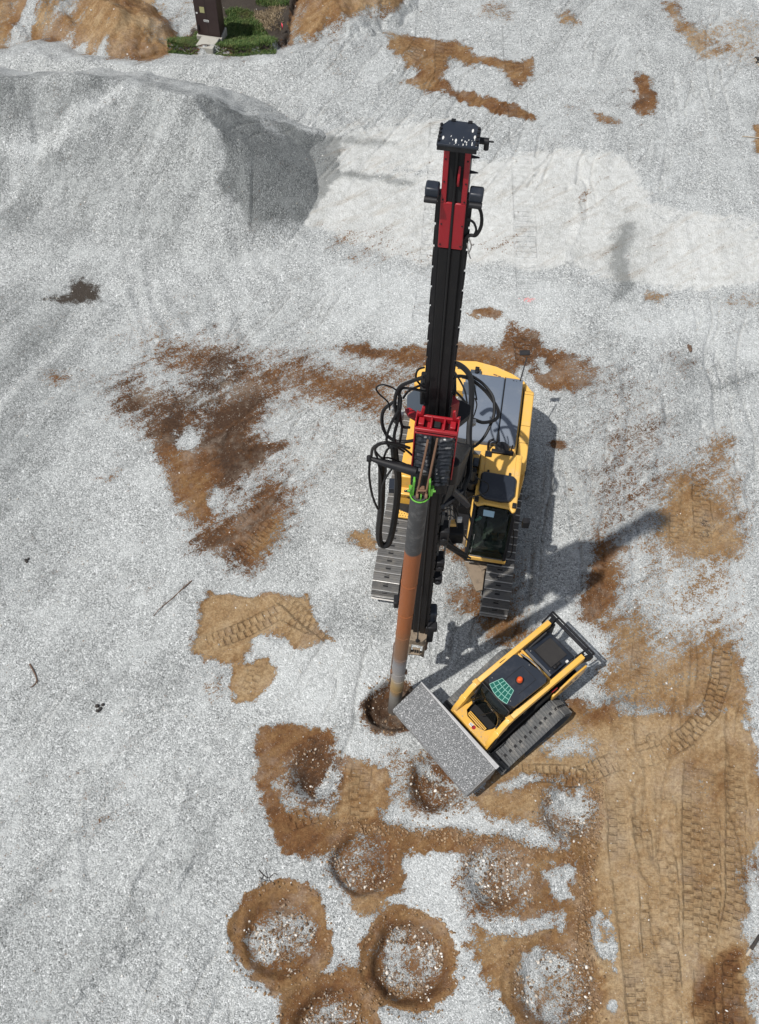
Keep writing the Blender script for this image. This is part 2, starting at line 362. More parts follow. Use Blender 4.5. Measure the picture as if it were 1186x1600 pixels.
# top left brown ground
patch([(-17.4,37.83),(0.52,38.64),(0.26,31.51),(-1.12,30.71),(-3.39,29.44),(-5.69,29.28),(-7.94,28.87),(-9.66,29.19),(-11.59,29.43),(-12.76,29),(-15.2,28.74)], .3, 'soil', 0.84, .35)
patch([(-11.94,31.34),(-10.55,32.09),(-10.33,30.73),(-11.55,30.35)], .3, 'soil', .45, .3)
patch([(-8.56,34.33),(-6.66,34.41),(-6.17,30.24),(-6.84,30.14),(-7.67,30.84)], .25, 'soil', .22)
patch([(-12.86,29.48),(-12.45,30.65),(-12.01,31.68),(-11.77,31.56),(-11.91,30),(-12.07,29.19)], .1, 'soil', .2)
patch([(-5.91,33.71),(-5.02,33.75),(-4.84,31.64),(-5.6,31.61)], .2, 'soil', .35)
patch([(-5.13,33.74),(-3.24,33.82),(-3.22,31.7),(-3.67,30.34),(-3.4,29.53),(-4.54,29.33),(-4.89,30.96)], .2, 'soil', 1.08, .9)
patch([(-4.76,31.98),(-3.46,32.04),(-3.4,29.53),(-4.03,29.51),(-4.54,30.63)], .2, 'black', .55)
patch([(-3.46,33.81),(0.56,33.99),(-0.29,31.82),(-1.24,30.94),(-2.39,30.39),(-3.41,29.7),(-3.41,31.35)], .2, 'soil', 0.91, .35)
# upper middle
patch([(-0.27,30.64),(0.91,30.59),(2.29,30.38),(2.81,29.82),(3.76,29.6),(4.65,29.7),(4.68,28.74),(4.12,28.25),(3.63,28.95),(2.91,29.37),(2.59,29.16),(2.07,29.66),(1.75,28.69),(2.01,27.95),(1.19,27.74),(0.44,28.26),(0.81,28.84),(-0.12,29.5)], .15, 'soil', 0.91, .45)
patch([(1.84,27.95),(2.77,27.83),(3.88,27.42),(4.59,26.97),(4.49,26.7),(3.65,26.84),(2.69,27.28),(1.92,27.65)], .1, 'soil', 1.08, .6)
patch([(5.38,32.16),(6.05,32.29),(6.32,31.55),(5.77,31.39)], .15, 'soil', 0.66, .4)
patch([(9.29,32.74),(9.89,32.94),(9.89,31.9),(10.42,31.41),(11.4,31.45),(11.53,30.89),(10.99,30.11),(10.33,29.92),(10.05,30.24),(9.52,31.14)], .2, 'soil', 0.68, .25)
patch([(10.53,31.42),(11.96,32.33),(12.73,31.68),(12.4,29.68),(10.92,29.62)], .4, 'soil', .38, .2)
patch([(8.13,29.13),(8.5,29.08),(8.57,27.97),(8.5,27.21),(8.03,27.1),(7.73,27.57)], .14, 'soil', 0.91, .75)
patch([(6.52,27.28),(7.35,27.01),(7.35,26.66),(6.68,26.81)], .1, 'soil', 0.71, .5)
patch([(5.32,27.6),(6.17,27.57),(6.01,27.32),(5.4,27.36)], .1, 'soil', .5, .5)
patch([(11.49,26.82),(11.95,26.89),(11.71,25.44),(11.33,25.54)], .1, 'soil', 0.91, .3)
patch([(7.27,19.8),(7.97,19.59),(7.85,19.31),(7.32,19.38)], .1, 'soil', 0.66, .3)
patch([(9.33,19.69),(10.55,19.85),(10.45,19.26),(9.46,19.34)], .2, 'soil', .4, .25)
patch([(2.88,32.65),(4.09,32.7),(4.05,31.66),(2.96,31.62)], .2, 'soil', .42, .4)
# soil around the rig
patch([(2.25,18.8),(2.82,19),(3.25,18.88),(3.26,18.72),(2.5,18.71)], .06, 'soil', 0.96, .6)
patch([(3.38,18.67),(3.72,18.3),(4.2,18.03),(4.2,17.52),(3.46,17.13),(3.13,17.48),(3.46,18.11)], .12, 'soil', 0.88, .75)
patch([(3.42,18.22),(4.11,18.14),(4.16,17.26),(3.37,16.91),(3.48,17.67)], .1, 'soil', 0.76, .7)
patch([(4.11,17.65),(4.86,17.5),(5.4,17.3),(5.72,16.96),(5.57,16.41),(5.03,16.14),(4.27,16.24),(4.06,16.78)], .12, 'soil', 0.99, .65)
patch([(4.14,17.52),(4.44,17.35),(4.51,16.88),(4.23,16.75),(4.11,17.04)], .06, 'soil', .25)
patch([(-1.31,17.4),(-0.52,17.61),(0.7,17.47),(1.57,17.78),(2.44,17.73),(3.26,17.45),(3.44,16.7),(2.07,16.34),(0.7,16.82),(0.01,17.08),(-1.03,17.26)], .14, 'soil', 0.92, .75)
patch([(0.7,16.89),(3.45,16.98),(3.35,14.36),(0.73,14.27)], .4, 'soil', 0.76, .6)
patch([(-0.16,17.12),(1.05,16.98),(0.88,16.3),(0.03,16.27)], .3, 'soil', .46, .6)
patch([(4.38,14.66),(4.81,14.6),(4.76,14.36),(4.36,14.37)], .06, 'soil', 0.96, .75)
patch([(2.45,11.38),(3.69,11.42),(3.68,9.74),(2.54,9.06),(1.66,10.01)], .3, 'soil', .42, .5)
patch([(1.67,10.25),(2.74,10.62),(2.72,9.95),(2.56,9.71),(1.66,10.01)], .15, 'soil', 0.66, .6)
patch([(1.37,11.53),(2.38,11.64),(2.76,11.22),(1.98,11.02)], .15, 'soil', 0.81, .6)
patch([(2.33,9.57),(3.01,9.72),(3.73,9.26),(2.98,8.92),(2.47,9.22)], .25, 'soil', 0.78, .55)
patch([(-0.81,11.81),(-0.35,11.9),(-0.03,11.73),(-0.05,11.38),(-0.61,11.43)], .12, 'soil', 0.91, .3)
# big brown area left of the rig
patch([(-6.26,17.61),(-4.68,17.45),(-3.43,17.09),(-2.23,17.16),(-0.66,16.56),(0.03,16.27),(0.11,15.45),(-0.96,15.54),(-2.15,15.79),(-2.96,15.35),(-3.6,15.13),(-4.18,15.89),(-5.06,16.27),(-6.21,16.6)], 0.77, 'soil', .74, .72)
patch([(-2.02,16.52),(-0.66,16.46),(0.04,16.02),(0.05,15.45),(-0.88,15.62),(-1.83,16.11)], 0.40, 'soil', .80, .7)
patch([(-7.05,15.46),(-7.02,16.3),(-6.7,16.43),(-6.21,15.94),(-5.02,15.86),(-4.59,15.3),(-4.89,14.73),(-4.53,14.11),(-5.66,14.27),(-5.9,14.85),(-6.75,15.07)], 0.44, 'soil', 0.78, .9)
patch([(-5.88,14.76),(-4.93,15.09),(-4.29,13.73),(-3.92,13.21),(-4.59,12.78),(-5.13,13.29),(-5.63,14.08)], 0.40, 'soil', 0.96, .88)
patch([(-5.02,15.9),(-4.37,16.98),(-3.91,17.08),(-3.95,16.14),(-4.37,15.31)], 0.33, 'soil', 0.66, .9)
patch([(-4.45,15.3),(-3.46,15.78),(-3.34,15.14),(-3.47,14.53),(-2.46,14.37),(-2.8,13.68),(-3.7,12.96),(-4.25,13.32),(-4.55,14.3)], 0.31, 'soil', 0.98, .95)
patch([(-5.44,14.08),(-4.3,13.83),(-3.81,12.44),(-4.25,11.85),(-4.89,12.23),(-5.24,13.04)], 0.31, 'soil', 0.91, .55)
patch([(-4.66,11.31),(-4.1,11.89),(-3.49,12.45),(-2.76,13.25),(-2.2,12.89),(-2.34,11.77),(-2.64,11.23),(-3.12,10.7),(-3.83,11.03)], 0.40, 'soil', 0.96, .82)
patch([(-3.27,11.39),(-2.7,11.93),(-2.25,12.31),(-2.37,11.68),(-2.85,10.88)], 0.26, 'soil', 0.76, .4)
patch([(-2.42,12.48),(-1.55,13.91),(-1.08,14.41),(-1.22,13.83),(-1.95,12.5),(-2.32,12.09)], 0.33, 'soil', .44, .6)
patch([(-2.65,13.4),(-1.68,14.89),(-1.56,14.75),(-2.4,13.32)], 0.22, 'soil', .5, .7)
patch([(-4.08,14.03),(-3.44,14.24),(-3.53,13.38),(-3.93,13.36)], .15, 'black', .35)
disc([(-4.93,14.37)][0], .33, .12, 'soil', .15); disc([(-3.98,12.69)][0], .22, .1, 'soil', .12, None, 1.7)
patch([(-3.84,12.44),(-2.54,14.17),(-2.34,14.08),(-3.59,12.27)], 0.18, 'soil', .3)
patch([(-8.87,16.32),(-8.48,16.37),(-8.3,16.17),(-8.69,16.05)], 0.22, 'soil', 0.86, .7)
patch([(-8.46,16.29),(-7.1,16.25),(-7.07,16.04),(-8.34,16.08)], 0.33, 'soil', .36, .7)
patch([(-6.98,13.12),(-6.51,13.38),(-6.55,13.25),(-6.86,12.97)], 0.13, 'soil', 0.66, .6)
patch([(-3.92,10.14),(-2.85,10.04),(-2.42,10.22),(-1.5,10),(-1.37,9.51),(-0.94,9),(-1.73,8.85),(-2.34,9.16),(-2.76,8.91),(-3.01,8.44),(-3.89,8.41),(-4.26,8.59),(-4.11,9.35)], 0.09, 'soil', 1.08, .2)
patch([(-3.27,8.37),(-2.41,8.49),(-2.31,8),(-2.61,7.39),(-3.05,7.53),(-3.16,7.82)], 0.09, 'soil', 1.08, .2)
patch([(-3.84,7.96),(-3.49,8.04),(-3.38,7.74),(-3.66,7.66)], 0.26, 'soil', .5, .4)
patch([(-6.14,5.32),(-5.76,5.46),(-5.43,5.07),(-5.8,4.86)], 0.66, 'soil', .34, .4)
# right side
patch([(5.2,17.29),(7.87,16.52),(7.41,14.09),(5.76,12.01),(5.11,12.71),(5.56,15.42)], 1.10, 'soil', .37, .72)
patch([(5.98,14.44),(6.88,15.26),(6.46,12.75),(5.57,11.65),(5.22,12.17)], 0.77, 'soil', .47, .65)
patch([(7.49,17.69),(8.32,17.39),(8.11,17.06),(7.62,17.37)], 0.33, 'soil', .48, .8)
patch([(5.35,11.78),(5.94,11.45),(5.76,10.29),(5.28,9.62),(4.83,9.67),(4.95,10.6)], 0.26, 'soil', 0.98, .66)
patch([(7.35,13.81),(8.23,14.08),(8.51,14.71),(8.87,14.96),(8.99,14.14),(8.99,12.65),(8.83,11.4),(8.28,11),(7.22,11.11),(6.63,11.68),(6.93,12.95)], 0.33, 'soil', 0.86, .28)
patch([(7.71,13.82),(8.78,14.53),(9.02,13.95),(8.7,12.82),(8.27,13.18)], 0.55, 'soil', .42, .4)
patch([(6.51,11.68),(7.08,11.21),(8.28,11),(8.34,10.36),(7.81,9.82),(6.88,9.58),(6.05,10.21)], 0.66, 'soil', .42, .25)
patch([(7.79,12.61),(8.38,12.81),(8.43,12.09),(7.91,11.72),(7.56,11.97)], .25, 'black', .45)
patch([(7.79,10.77),(8.25,10.78),(8.16,10.36),(7.81,10.38)], 0.26, 'soil', 0.81, .35)
patch([(5.39,9.59),(6.32,9.84),(6.54,9.18),(7.04,9.35),(7.98,9.7),(8.56,9.04),(8.59,8.27),(8.57,7.4),(6.77,7.42),(5.95,7.74),(5.42,8.18)], 0.35, 'soil', 0.92, .3)
patch([(6.86,9.34),(7.82,9.85),(8.1,10.78),(8.57,10.87),(8.62,9.23),(8.08,9.62),(7.26,9.04)], 0.66, 'soil', .35, .3)
patch([(6.39,9.17),(6.96,8.95),(6.73,8.25),(6,8.23)], 0.66, 'soil', .48, .2)
patch([(5.14,8.36),(6.02,8.38),(6.86,8.1),(6.83,7.87),(5.39,7.91)], 0.44, 'soil', 0.81, .25)
# graded tan ground, bottom right
patch([(4.36,7.58),(5.35,7.43),(6.75,7.26),(8.5,7.54),(8.16,4.49),(7.59,4.07),(7.5,2.39),(7.37,-0.45),(3.98,-0.53),(4.36,1.17),(4.36,2.9),(4.61,4.4),(4.88,6.01),(3.01,5.94),(2.23,5.24),(2.88,6.24),(3.46,6.82)], .12, 'soil', 1.40, .12)
patch([(4.23,7.73),(5.36,7.61),(5.32,7.16),(4.46,7)], .2, 'soil', 0.86, .6)
patch([(3.6,6.83),(4.47,7.07),(5.07,6.65),(4.9,6.36),(3.71,6.26)], .22, 'soil', .33, .2)
patch([(4.48,3.29),(4.9,3.18),(5.1,2.56),(4.94,2.04),(4.66,2.32),(4.42,2.78)], .08, 'soil', .08)
disc([(4.8,2.77)][0], .14, .06, 'soil', .9, .2)
disc([(4.4,1.69)][0], .17, .08, 'soil', .12); disc([(4.7,1.47)][0], .15, .08, 'soil', .12)
patch([(7.73,4.48),(8.36,4.89),(8.15,3.61),(7.65,3.78)], .2, 'soil', .25)
patch([(7.52,2.92),(8.07,3.11),(7.59,0.17),(7.28,0.16)], .2, 'soil', .3)
patch([(8.52,9.07),(9.07,9.25),(8.67,6.82),(8.32,7.1)], .12, 'soil', .08)
patch([(6.45,7.05),(6.71,6.91),(6.57,6.34),(6.37,6.4)], .15, 'soil', 0.68, .1)
patch([(6.67,2.37),(7.35,2.62),(7.37,1.24),(7.28,0.16),(6.2,0.14),(6.46,1.67)], .1, 'soil', 1.40, .62)
patch([(6.66,6.48),(8.06,6.52),(7.45,3.34),(6.64,3.08)], .4, 'soil', 0.84, .3)
patch([(-11.623,25.721,1.5)[:2], (-10.556,25.62,1.5)[:2], (-10.643,24.828,1)[:2], (-11.611,24.295,0.6)[:2], (-12.778,24.388,0.6)[:2]], .25, 'dark', .68)  # heap hollow: spur shade painted into the fresh gravel tone
patch([(-9.941,25.517,1.6)[:2], (-8.529,25.572,1.6)[:2], (-9.179,24.764,1.1)[:2], (-9.92,24.366,0.9)[:2], (-10.358,24.681,0.9)[:2]], .25, 'dark', .68)  # second hollow, its shade painted in the same way
patch([(-8.053,25.35,1.9)[:2], (-7.79,25.193,1.7)[:2], (-9.531,23.911,1)[:2], (-11.098,23.634,0.6)[:2], (-11.539,23.942,0.6)[:2], (-9.873,24.251,1)[:2]], .15, 'dark', -.3)  # spur crest painted paler, as the lit side of the hollows
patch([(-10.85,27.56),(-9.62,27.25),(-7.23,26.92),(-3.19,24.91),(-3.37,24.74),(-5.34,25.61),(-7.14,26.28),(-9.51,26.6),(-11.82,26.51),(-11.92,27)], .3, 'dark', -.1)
# dirtier, darker and brighter stretches of gravel
patch([(-12.7,19.88),(-8.71,19.78),(-7.36,16.88),(-7.39,12.88),(-7.2,9.92),(-10.22,9.34)], 1.0, 'dark', .42); patch([(-9.23,5.1),(-6.41,4.51),(-4.41,-0.1),(-7.98,-0.19)], .8, 'dark', .32); patch([(-1.05,10.09),(0.46,10.14),(0.18,9),(-1,8.96)], .2, 'dark', .45)
patch([(1.56,16.32),(2.77,17.21),(4.99,14.41),(4.83,12.16),(3.66,10.73),(1.51,9.03)], .5, 'dark', .40)  # darker gravel under and beside the rig
for P in ([(-2.76,8.91),(-0.41,8.98),(0.2,8.07),(-0.34,7.01),(-2.32,6.96),(-2.95,7.68)], [(0.8,5.5),(4.04,4.91),(4.02,4.52),(0.27,4.81)], [(4.09,10.24),(5.53,9.47),(5.43,8.36),(3.91,9.74)], [(6.32,11.32),(8.77,11.22),(8.77,9.24),(6.88,9.5)], [(-1.19,6.99),(0.79,6.61),(0.8,5.63),(-0.59,6.15)], [(3.62,7.12),(5.04,7.16),(4.98,6.44),(3.71,6.26)], [(-1.42,11.44),(-0.18,11.48),(-0.14,10.12),(-1.35,10.09)], [(0.94,4.18),(2,4.08),(2.09,2.25),(0.3,3.04)], [(-1.9,20.74),(5.39,20.02),(5.23,17.73),(-1.75,17.94)], [(5.32,19.08),(10.45,19.26),(10.17,17.45),(6.97,17.79)]): patch(P, .35, 'dark', -.35)
# holes field
patch([(-2.3,6.67),(-1.19,6.92),(0.23,6.6),(1.62,5.65),(4.72,4.93),(4.53,2.55),(3.89,2.53),(2.64,3.22),(1.61,4.2),(-0.27,4.67),(-2.01,4.62)], .3, 'soil', .40, .4)
patch([(-2.53,6.74),(-1.75,6.9),(-1.18,6.84),(-0.75,6.57),(-0.85,6.25),(-1.91,6.14),(-2.17,5.69),(-1.88,5.13),(-1.08,4.85),(-0.28,5.09),(0.1,6.03),(0.25,5.65),(0.13,4.81),(-0.8,4.65),(-1.31,4.06),(-1.82,4.21),(-2.27,4.88),(-2.44,5.68)], .1, 'soil', 1.08, .62)
patch([(-0.52,6.08),(0.24,6.03),(0.26,5.19),(-0.25,4.85),(-1,4.89),(-0.57,5.46)], .1, 'soil', 1.08, .3)
patch([(-1.08,4.91),(0.27,4.81),(1.34,4.71),(2.42,4.61),(3.34,4.44),(4.34,4.4),(4.28,4.11),(3.2,4.17),(2.41,4.32),(1.87,4.33),(0.88,4.12),(0.74,3.55),(0.43,3.29),(-0.22,3.15),(0.14,4.29),(-0.66,4.4),(-1.04,4.13)], .09, 'soil', 1.08, .5)
patch([(0.07,5.18),(1.62,5.22),(2.42,4.94),(3.76,4.77),(4.21,4.46),(3.21,4.47),(1.88,4.72),(0.27,4.84)], .1, 'soil', .1)
patch([(-1.15,6.27),(-0.32,6.18),(0.24,6.03),(0.23,6.45),(-0.62,6.72)], .1, 'soil', .1)
patch([(2.23,5.47),(3.55,5.77),(4.8,5.99),(4.81,5.74),(3.68,5.57),(3.78,5.04),(2.43,5)], .12, 'soil', 0.98, .22)
patch([(4.32,4.66),(4.76,4.73),(4.37,2.54),(4.3,-0.52),(3.59,-0.54),(4.05,2.66),(3.95,3.5)], .08, 'soil', 1.08, .42)
patch([(2.94,4.36),(3.61,4.38),(4.1,4.13),(3.99,3.36),(3.29,2.85),(2.51,3.22),(3.17,3.48)], .12, 'soil', 0.99, .45)
patch([(2.1,2.61),(2.88,2.75),(3.65,2.76),(4.14,2.54),(4.03,0.94),(3.05,0.92),(2.7,1.58),(2.21,1.91)], .12, 'soil', 0.96, .35)
patch([(2.11,2.97),(2.52,2.86),(2.22,2.26),(2.07,2.49)], .1, 'soil', 0.76, .35)
patch([(3.54,4.09),(4.32,4.11),(4.08,3.44),(3.68,3.37)], .1, 'soil', .1)
patch([(2.63,3.04),(3.68,3.27),(3.69,3.01),(2.88,2.75)], .1, 'soil', .15)
patch([(-0.49,3.39),(0.29,3.54),(0.56,3.17),(-0.21,2.91)], .12, 'soil', 0.91, .3)
patch([(-1.81,1.87),(-1.32,2.17),(-0.93,1.95),(-0.18,2.08),(0.33,1.52),(-0.15,1.07),(-0.89,1.05),(-1.64,1.25)], .12, 'soil', 0.91, .42)
patch([(0.81,4.31),(1.87,4.23),(2.12,3.46),(2.11,2.97),(1.59,2.95),(0.56,3.05),(0.3,3.29),(0.75,3.52)], .1, 'soil', .1)
patch([(-1.02,3.63),(-0.21,2.91),(-0.06,2.2),(-0.57,2.19),(-0.92,2.89),(-1.4,3.49)], .1, 'soil', .08)
disc([(-2.86,3.71)][0], .1, .1, 'soil', .1)

PITS = [([(-1.76,2.61)][0], .80, .34, 1.10, .45), ([(0.83,2.19)][0], .82, .42, 1.06, .45), ([(-0.68,0.92)][0], .80, .36, 1.10, .5), ([(3.66,1.77)][0], .92, .30, 1.12, .35),
        ([(-0.17,4.03)][0], .66, .40, .86, .5), ([(2.6,3.87)][0], .74, .26, .98, .45), ([(-1.24,5.88)][0], .62, .28, .70, .7), ([(1.37,5.72)][0], .66, .34, .76, .5),
        ([(4.19,5.23)][0], .66, .24, .74, .35), ([(0.38,7.44)][0], .62, .42, .68, .85)]
for k, (c, r, dp, rr, h) in enumerate(PITS):
    rr *= .91; PITS[k] = (c, r, dp, rr, h)
    if k < 4: disc((c[0], c[1]+.05), rr, .05, 'soil', 1.4, h)
    disc(c, r, .06 if k < 4 else .14, 'soil', 1.1 if k < 4 else .74, h+.1); disc((c[0]+.03, c[1]-.03), r*.84, .20, 'soil', (.52, .62, .55, .52, .66, .62, .85, .6, .46, 1.1)[k], h+.12)
patch([(3,2.1),(3.37,2.4),(3.88,2.36),(4.06,2.19),(3.48,2),(3.2,1.59),(3.37,1.26),(3.01,1.47)], .08, 'soil', .15); patch([(3.51,1.49),(3.93,1.27),(3.55,1.15)], .1, 'soil', .2)
patch([(3.78,5.44),(4.09,5.69),(4.57,5.59),(4.68,5.3),(4.52,4.99),(4.27,5.29),(3.93,5.28),(3.81,5.04)], .08, 'soil', .1); patch([(-2.43,2.5),(-2.13,2.74),(-1.85,2.51),(-1.95,2.1),(-2.27,2.15)], .1, 'soil', .2)
patch([(-1.62,2.88),(-1.31,3),(-1.07,2.71),(-1.2,2.29),(-1.35,2.64)], .08, 'soil', .3); patch([(0.32,2.33),(0.63,2.81),(0.82,2.7),(0.7,2.22),(0.96,1.77),(0.52,1.87)], .1, 'soil', .25); patch([(1.08,2.35),(1.46,2.47),(1.46,2.01),(1.14,1.88)], .1, 'soil', .35)
patch([(-1.02,5.79),(-0.8,6.07),(-0.58,5.8),(-0.7,5.46),(-1.11,5.34),(-1.38,5.37)], .06, 'soil', .12); patch([(-1.83,5.98),(-1.64,5.64),(-1.31,5.37),(-1.51,5.3),(-1.8,5.56)], .05, 'soil', .3)
patch([(1,6.05),(1.21,6.13),(1.62,5.86),(1.9,5.59),(1.62,5.72),(1.21,5.85)], .08, 'soil', .15); patch([(2.01,4.21),(2.41,4.35),(2.26,3.83),(2.51,3.47),(2.12,3.46),(1.93,3.83)], .1, 'soil', .15)

# ---- relief
def ang_noise(th, seed): return .5*np.sin(3*th+seed)+.3*np.sin(5*th+2*seed)+.2*np.sin(9*th+3*seed)
def near(c, r):
    i0, i1 = np.searchsorted(gx, (c[0]-r, c[0]+r)); j0, j1 = np.searchsorted(gy, (c[1]-r, c[1]+r)); return (slice(j0, j1), slice(i0, i1))
Z = .035*fbm(X, Y, 1.6, 91, 4)+.012*fbm(X, Y, .35, 95, 3)+.006*lattice(X, Y, .07, 99)
Z += .12*fbm(X, Y, 7., 101, 2)
def aniso(deg, l, w_, seed, o=3):
    c_, s_ = math.cos(R(deg)), math.sin(R(deg)); u = (X*c_+Y*s_)+.5*fbm(X, Y, 3., seed+50, 2); v = (-X*s_+Y*c_)+.35*fbm(X, Y, 2.2, seed+60, 2); return fbm(u/l, v/w_, 1., seed, o)
RW = sstep(-1.5, 1.5, X-.4*(Y-12)-1.0)          # left of the rig the marks run diagonally, right of it up and down
a1, a2 = aniso(58, 4.5, .45, 601), aniso(84, 4.5, .5, 621)
rut = a1*(1-RW)+a2*RW
Z += .05*rut-.075*np.clip(1-np.abs(rut+.1)/.07, 0, 1)*sstep(-.1, .3, fbm(X, Y, 3.5, 641, 2))
dark += .35*np.clip(rut, -.5, .8)+.25*fbm(X, Y, 1.1, 651, 3)*sstep(-.2, .3, fbm(X, Y, 4., 655, 2))
for k, (c, r, dp, rr, h) in enumerate(PITS):
    sl = near(c, rr+.9); x, y = X[sl]-c[0], Y[sl]-c[1]; d = np.hypot(x, y); th = np.arctan2(y, x)
    re = r*(1+.045*ang_noise(th, k+1.)+.03*fbm(X[sl], Y[sl], .25, 200+k, 3))
    wall = 1-sstep(re*(.5 if k in (5, 6, 7, 8, 3) else .72), re*1.03, d)
    cone = .16*np.clip(1-d/re, 0, 1)*(1 if k in (0, 4) else -1)
    rub = .05*fbm(X[sl], Y[sl], .16, 230+k, 3)
    rim = .015*np.exp(-((d-rr*1.02)/.12)**2) if k < 4 else .01*np.exp(-((d-re*1.15)/.12)**2)
    Z[sl] += -dp*.68*wall+wall*(cone+rub)+rim*(1+lattice(X[sl], Y[sl], .1, 7))-(.05*(1-sstep(rr*.96, rr*1.04, d)) if k < 4 else 0)
def tread(P, wd, pitch, depth, skew=.0, lugs=2):
    P = list(P); xs = [p[0] for p in P]; ys = [p[1] for p in P]; g = wd
    i0, i1 = np.searchsorted(gx, (min(xs)-g, max(xs)+g)); j0, j1 = np.searchsorted(gy, (min(ys)-g, max(ys)+g)); sl = (slice(j0, j1), slice(i0, i1))
    d, S, side, _, L = seg_d(X[sl]+.03*lattice(X[sl], Y[sl], .5, 3), Y[sl], P)
    m_ = 1-sstep(wd/2-.03, wd/2+.02, d); m_ = m_*sstep(0, .3, S)*sstep(0, .3, L-S)
    off = np.where(side > 0, .5*pitch, 0) if lugs == 2 else 0
    nz = fbm(X[sl], Y[sl], .8, int(P[0][0]*10) % 89, 3); amp = m_*np.clip(.68+1.3*nz, 0, 1)*min(1, depth/.026)
    k_ = (m_ > .05) & (amp >= TA[sl]*.7); TS[sl] = np.where(k_, S/pitch, TS[sl]); TN[sl] = np.where(k_, (side if lugs == 2 else -np.abs(side))/(wd/2), TN[sl]); TA[sl] = np.where(k_, amp, TA[sl])
    s = np.sin(2*math.pi*(S+off+skew*side)/pitch)
    wear = np.clip(.25+1.1*(.5+fbm(X[sl], Y[sl], .9, int(P[0][0]*10) % 97, 3)), 0, 1.1)
    lug = sstep(.2, .7, s)*(np.where(np.abs(side) < .025, .2, 1) if lugs == 2 else 1)
    Z[sl] -= m_*wear*depth*(.5+.6*lug); Z[sl] += .3*depth*wear*np.exp(-((d-wd/2-.03)/.04)**2)*sstep(0, .3, S)*sstep(0, .3, L-S)
for T in TR: tread(*T)
# grader edge beside the row of holes, and soft windrows
d, S, side, _, L = seg_d(X, Y, [(4.91,5.99),(4.68,4.8),(4.42,3.51),(4.35,2.54),(4.37,1.17),(4.28,-0.52)])
Z += -.07*sstep(-.1, .1, -side)*(1-sstep(.4, 1.4, d))*(S > 0)*(S < L) + .05*np.exp(-(d/.08)**2)*(1+.8*lattice(X, Y, .1, 41))
for P, hh, ww in (([(-0.81,4.79),(0.81,4.7),(2.41,4.58),(4.27,4.33)], .05, .14), ([(4.95,6.09),(4.11,5.97),(3.01,5.94)], .03, .08), ([(-6.28,0.92),(-4.76,2.32),(-4.12,3.3),(-3.32,4.33)], .07, .12), ([(-5.12,3.03),(-4.3,4.7),(-3.53,6.35),(-2.63,7.24)], .05, .10),
                  ([(-5.93,3.26),(-6.21,4.52),(-5.89,5.46)], .05, .1), ([(-5.19,9.45),(-4.4,10.36)], .04, .1), ([(-4.01,11.02),(-4.06,10.01),(-4.23,8.87),(-4.77,7.33)], .03, .12), ([(1.66,9.04),(2.55,9.3)], .04, .1), ([(5.52,12.91),(6.32,15.44),(6.24,17.33)], .05, .12),
                  ([(6.44,12.57),(7.24,15.47),(7.1,17.35)], .04, .12), ([(5,19.54),(5.53,22),(5.74,23.57)], .03, .1), ([(5.57,6.03),(5.52,4.82),(5.63,3.3)], .05, .035), ([(6.49,6.2),(6.15,3.31),(6.03,1.21)], .04, .05), ([(5.65,4.82),(5.43,6.03)], .03, .04)):
    d, S, side, _, L = seg_d(WX, WY, P); Z += 1.5*hh*np.exp(-(d/ww)**2)*sstep(0, .5, S)*sstep(0, .5, L-S)*(1+.4*lattice(X, Y, .3, 43))
# scraped flutes running down from the gravel heap
fl = sstep(0, 1, poly_sd(X, Y, [(-8.03,21.26),(-2.33,21.97),(-2.35,19.06),(-3.43,17.01),(-6.85,16.9),(-8.55,18.84)]))
Z += fl*.04*np.sin((X*2.0+Y*.85+.5*fbm(X, Y, 1.5, 111, 3))*4.6+2*lattice(X, Y, 1.2, 4))*(.6+.4*lattice(X, Y, 1., 5))
for P, f, a in (([(-4.45,15.3),(-2.39,14.37),(-2.35,11.42),(-4.45,10.84),(-5.17,12.95)], 22, .018), ([(7.21,13.71),(9,13.76),(8.77,11.22),(6.92,11.17)], 20, .012), ([(-1.15,6.13),(0.24,6.03),(0.13,4.94),(-2.02,4.76)], 16, .02)):
    t = sstep(0, .4, poly_sd(X, Y, P)); Z += t*a*np.sin((X*.8-Y*.6+.15*fbm(X, Y, .8, 3, 3))*f)
# turf island with the cut edge facing the gravel
turf = sstep(-.04, .05, poly_sd(X+.06*lattice(X, Y, .3, 8), Y+.08*lattice(X, Y, .25, 9), [(-7.25,28.95),(-6.74,29.94),(-6.39,30.95),(-6.48,33.02),(-3.19,33.16),(-3.38,31.07),(-3.42,30.01),(-3.81,29.02),(-4.79,28.83),(-5.63,28.92),(-6.45,28.89)]))
Z += .26*turf
dm = [(-7.25,28.95),(-6.74,29.94),(-6.39,30.95),(-6.48,33.02),(-3.19,33.16),(-3.38,31.07),(-3.42,30.01),(-3.81,29.02),(-4.79,28.83),(-5.63,28.92),(-6.45,28.89)]; patch(dm, .12, 'black', .8); patch(dm, .1, 'soil', .95, .9)

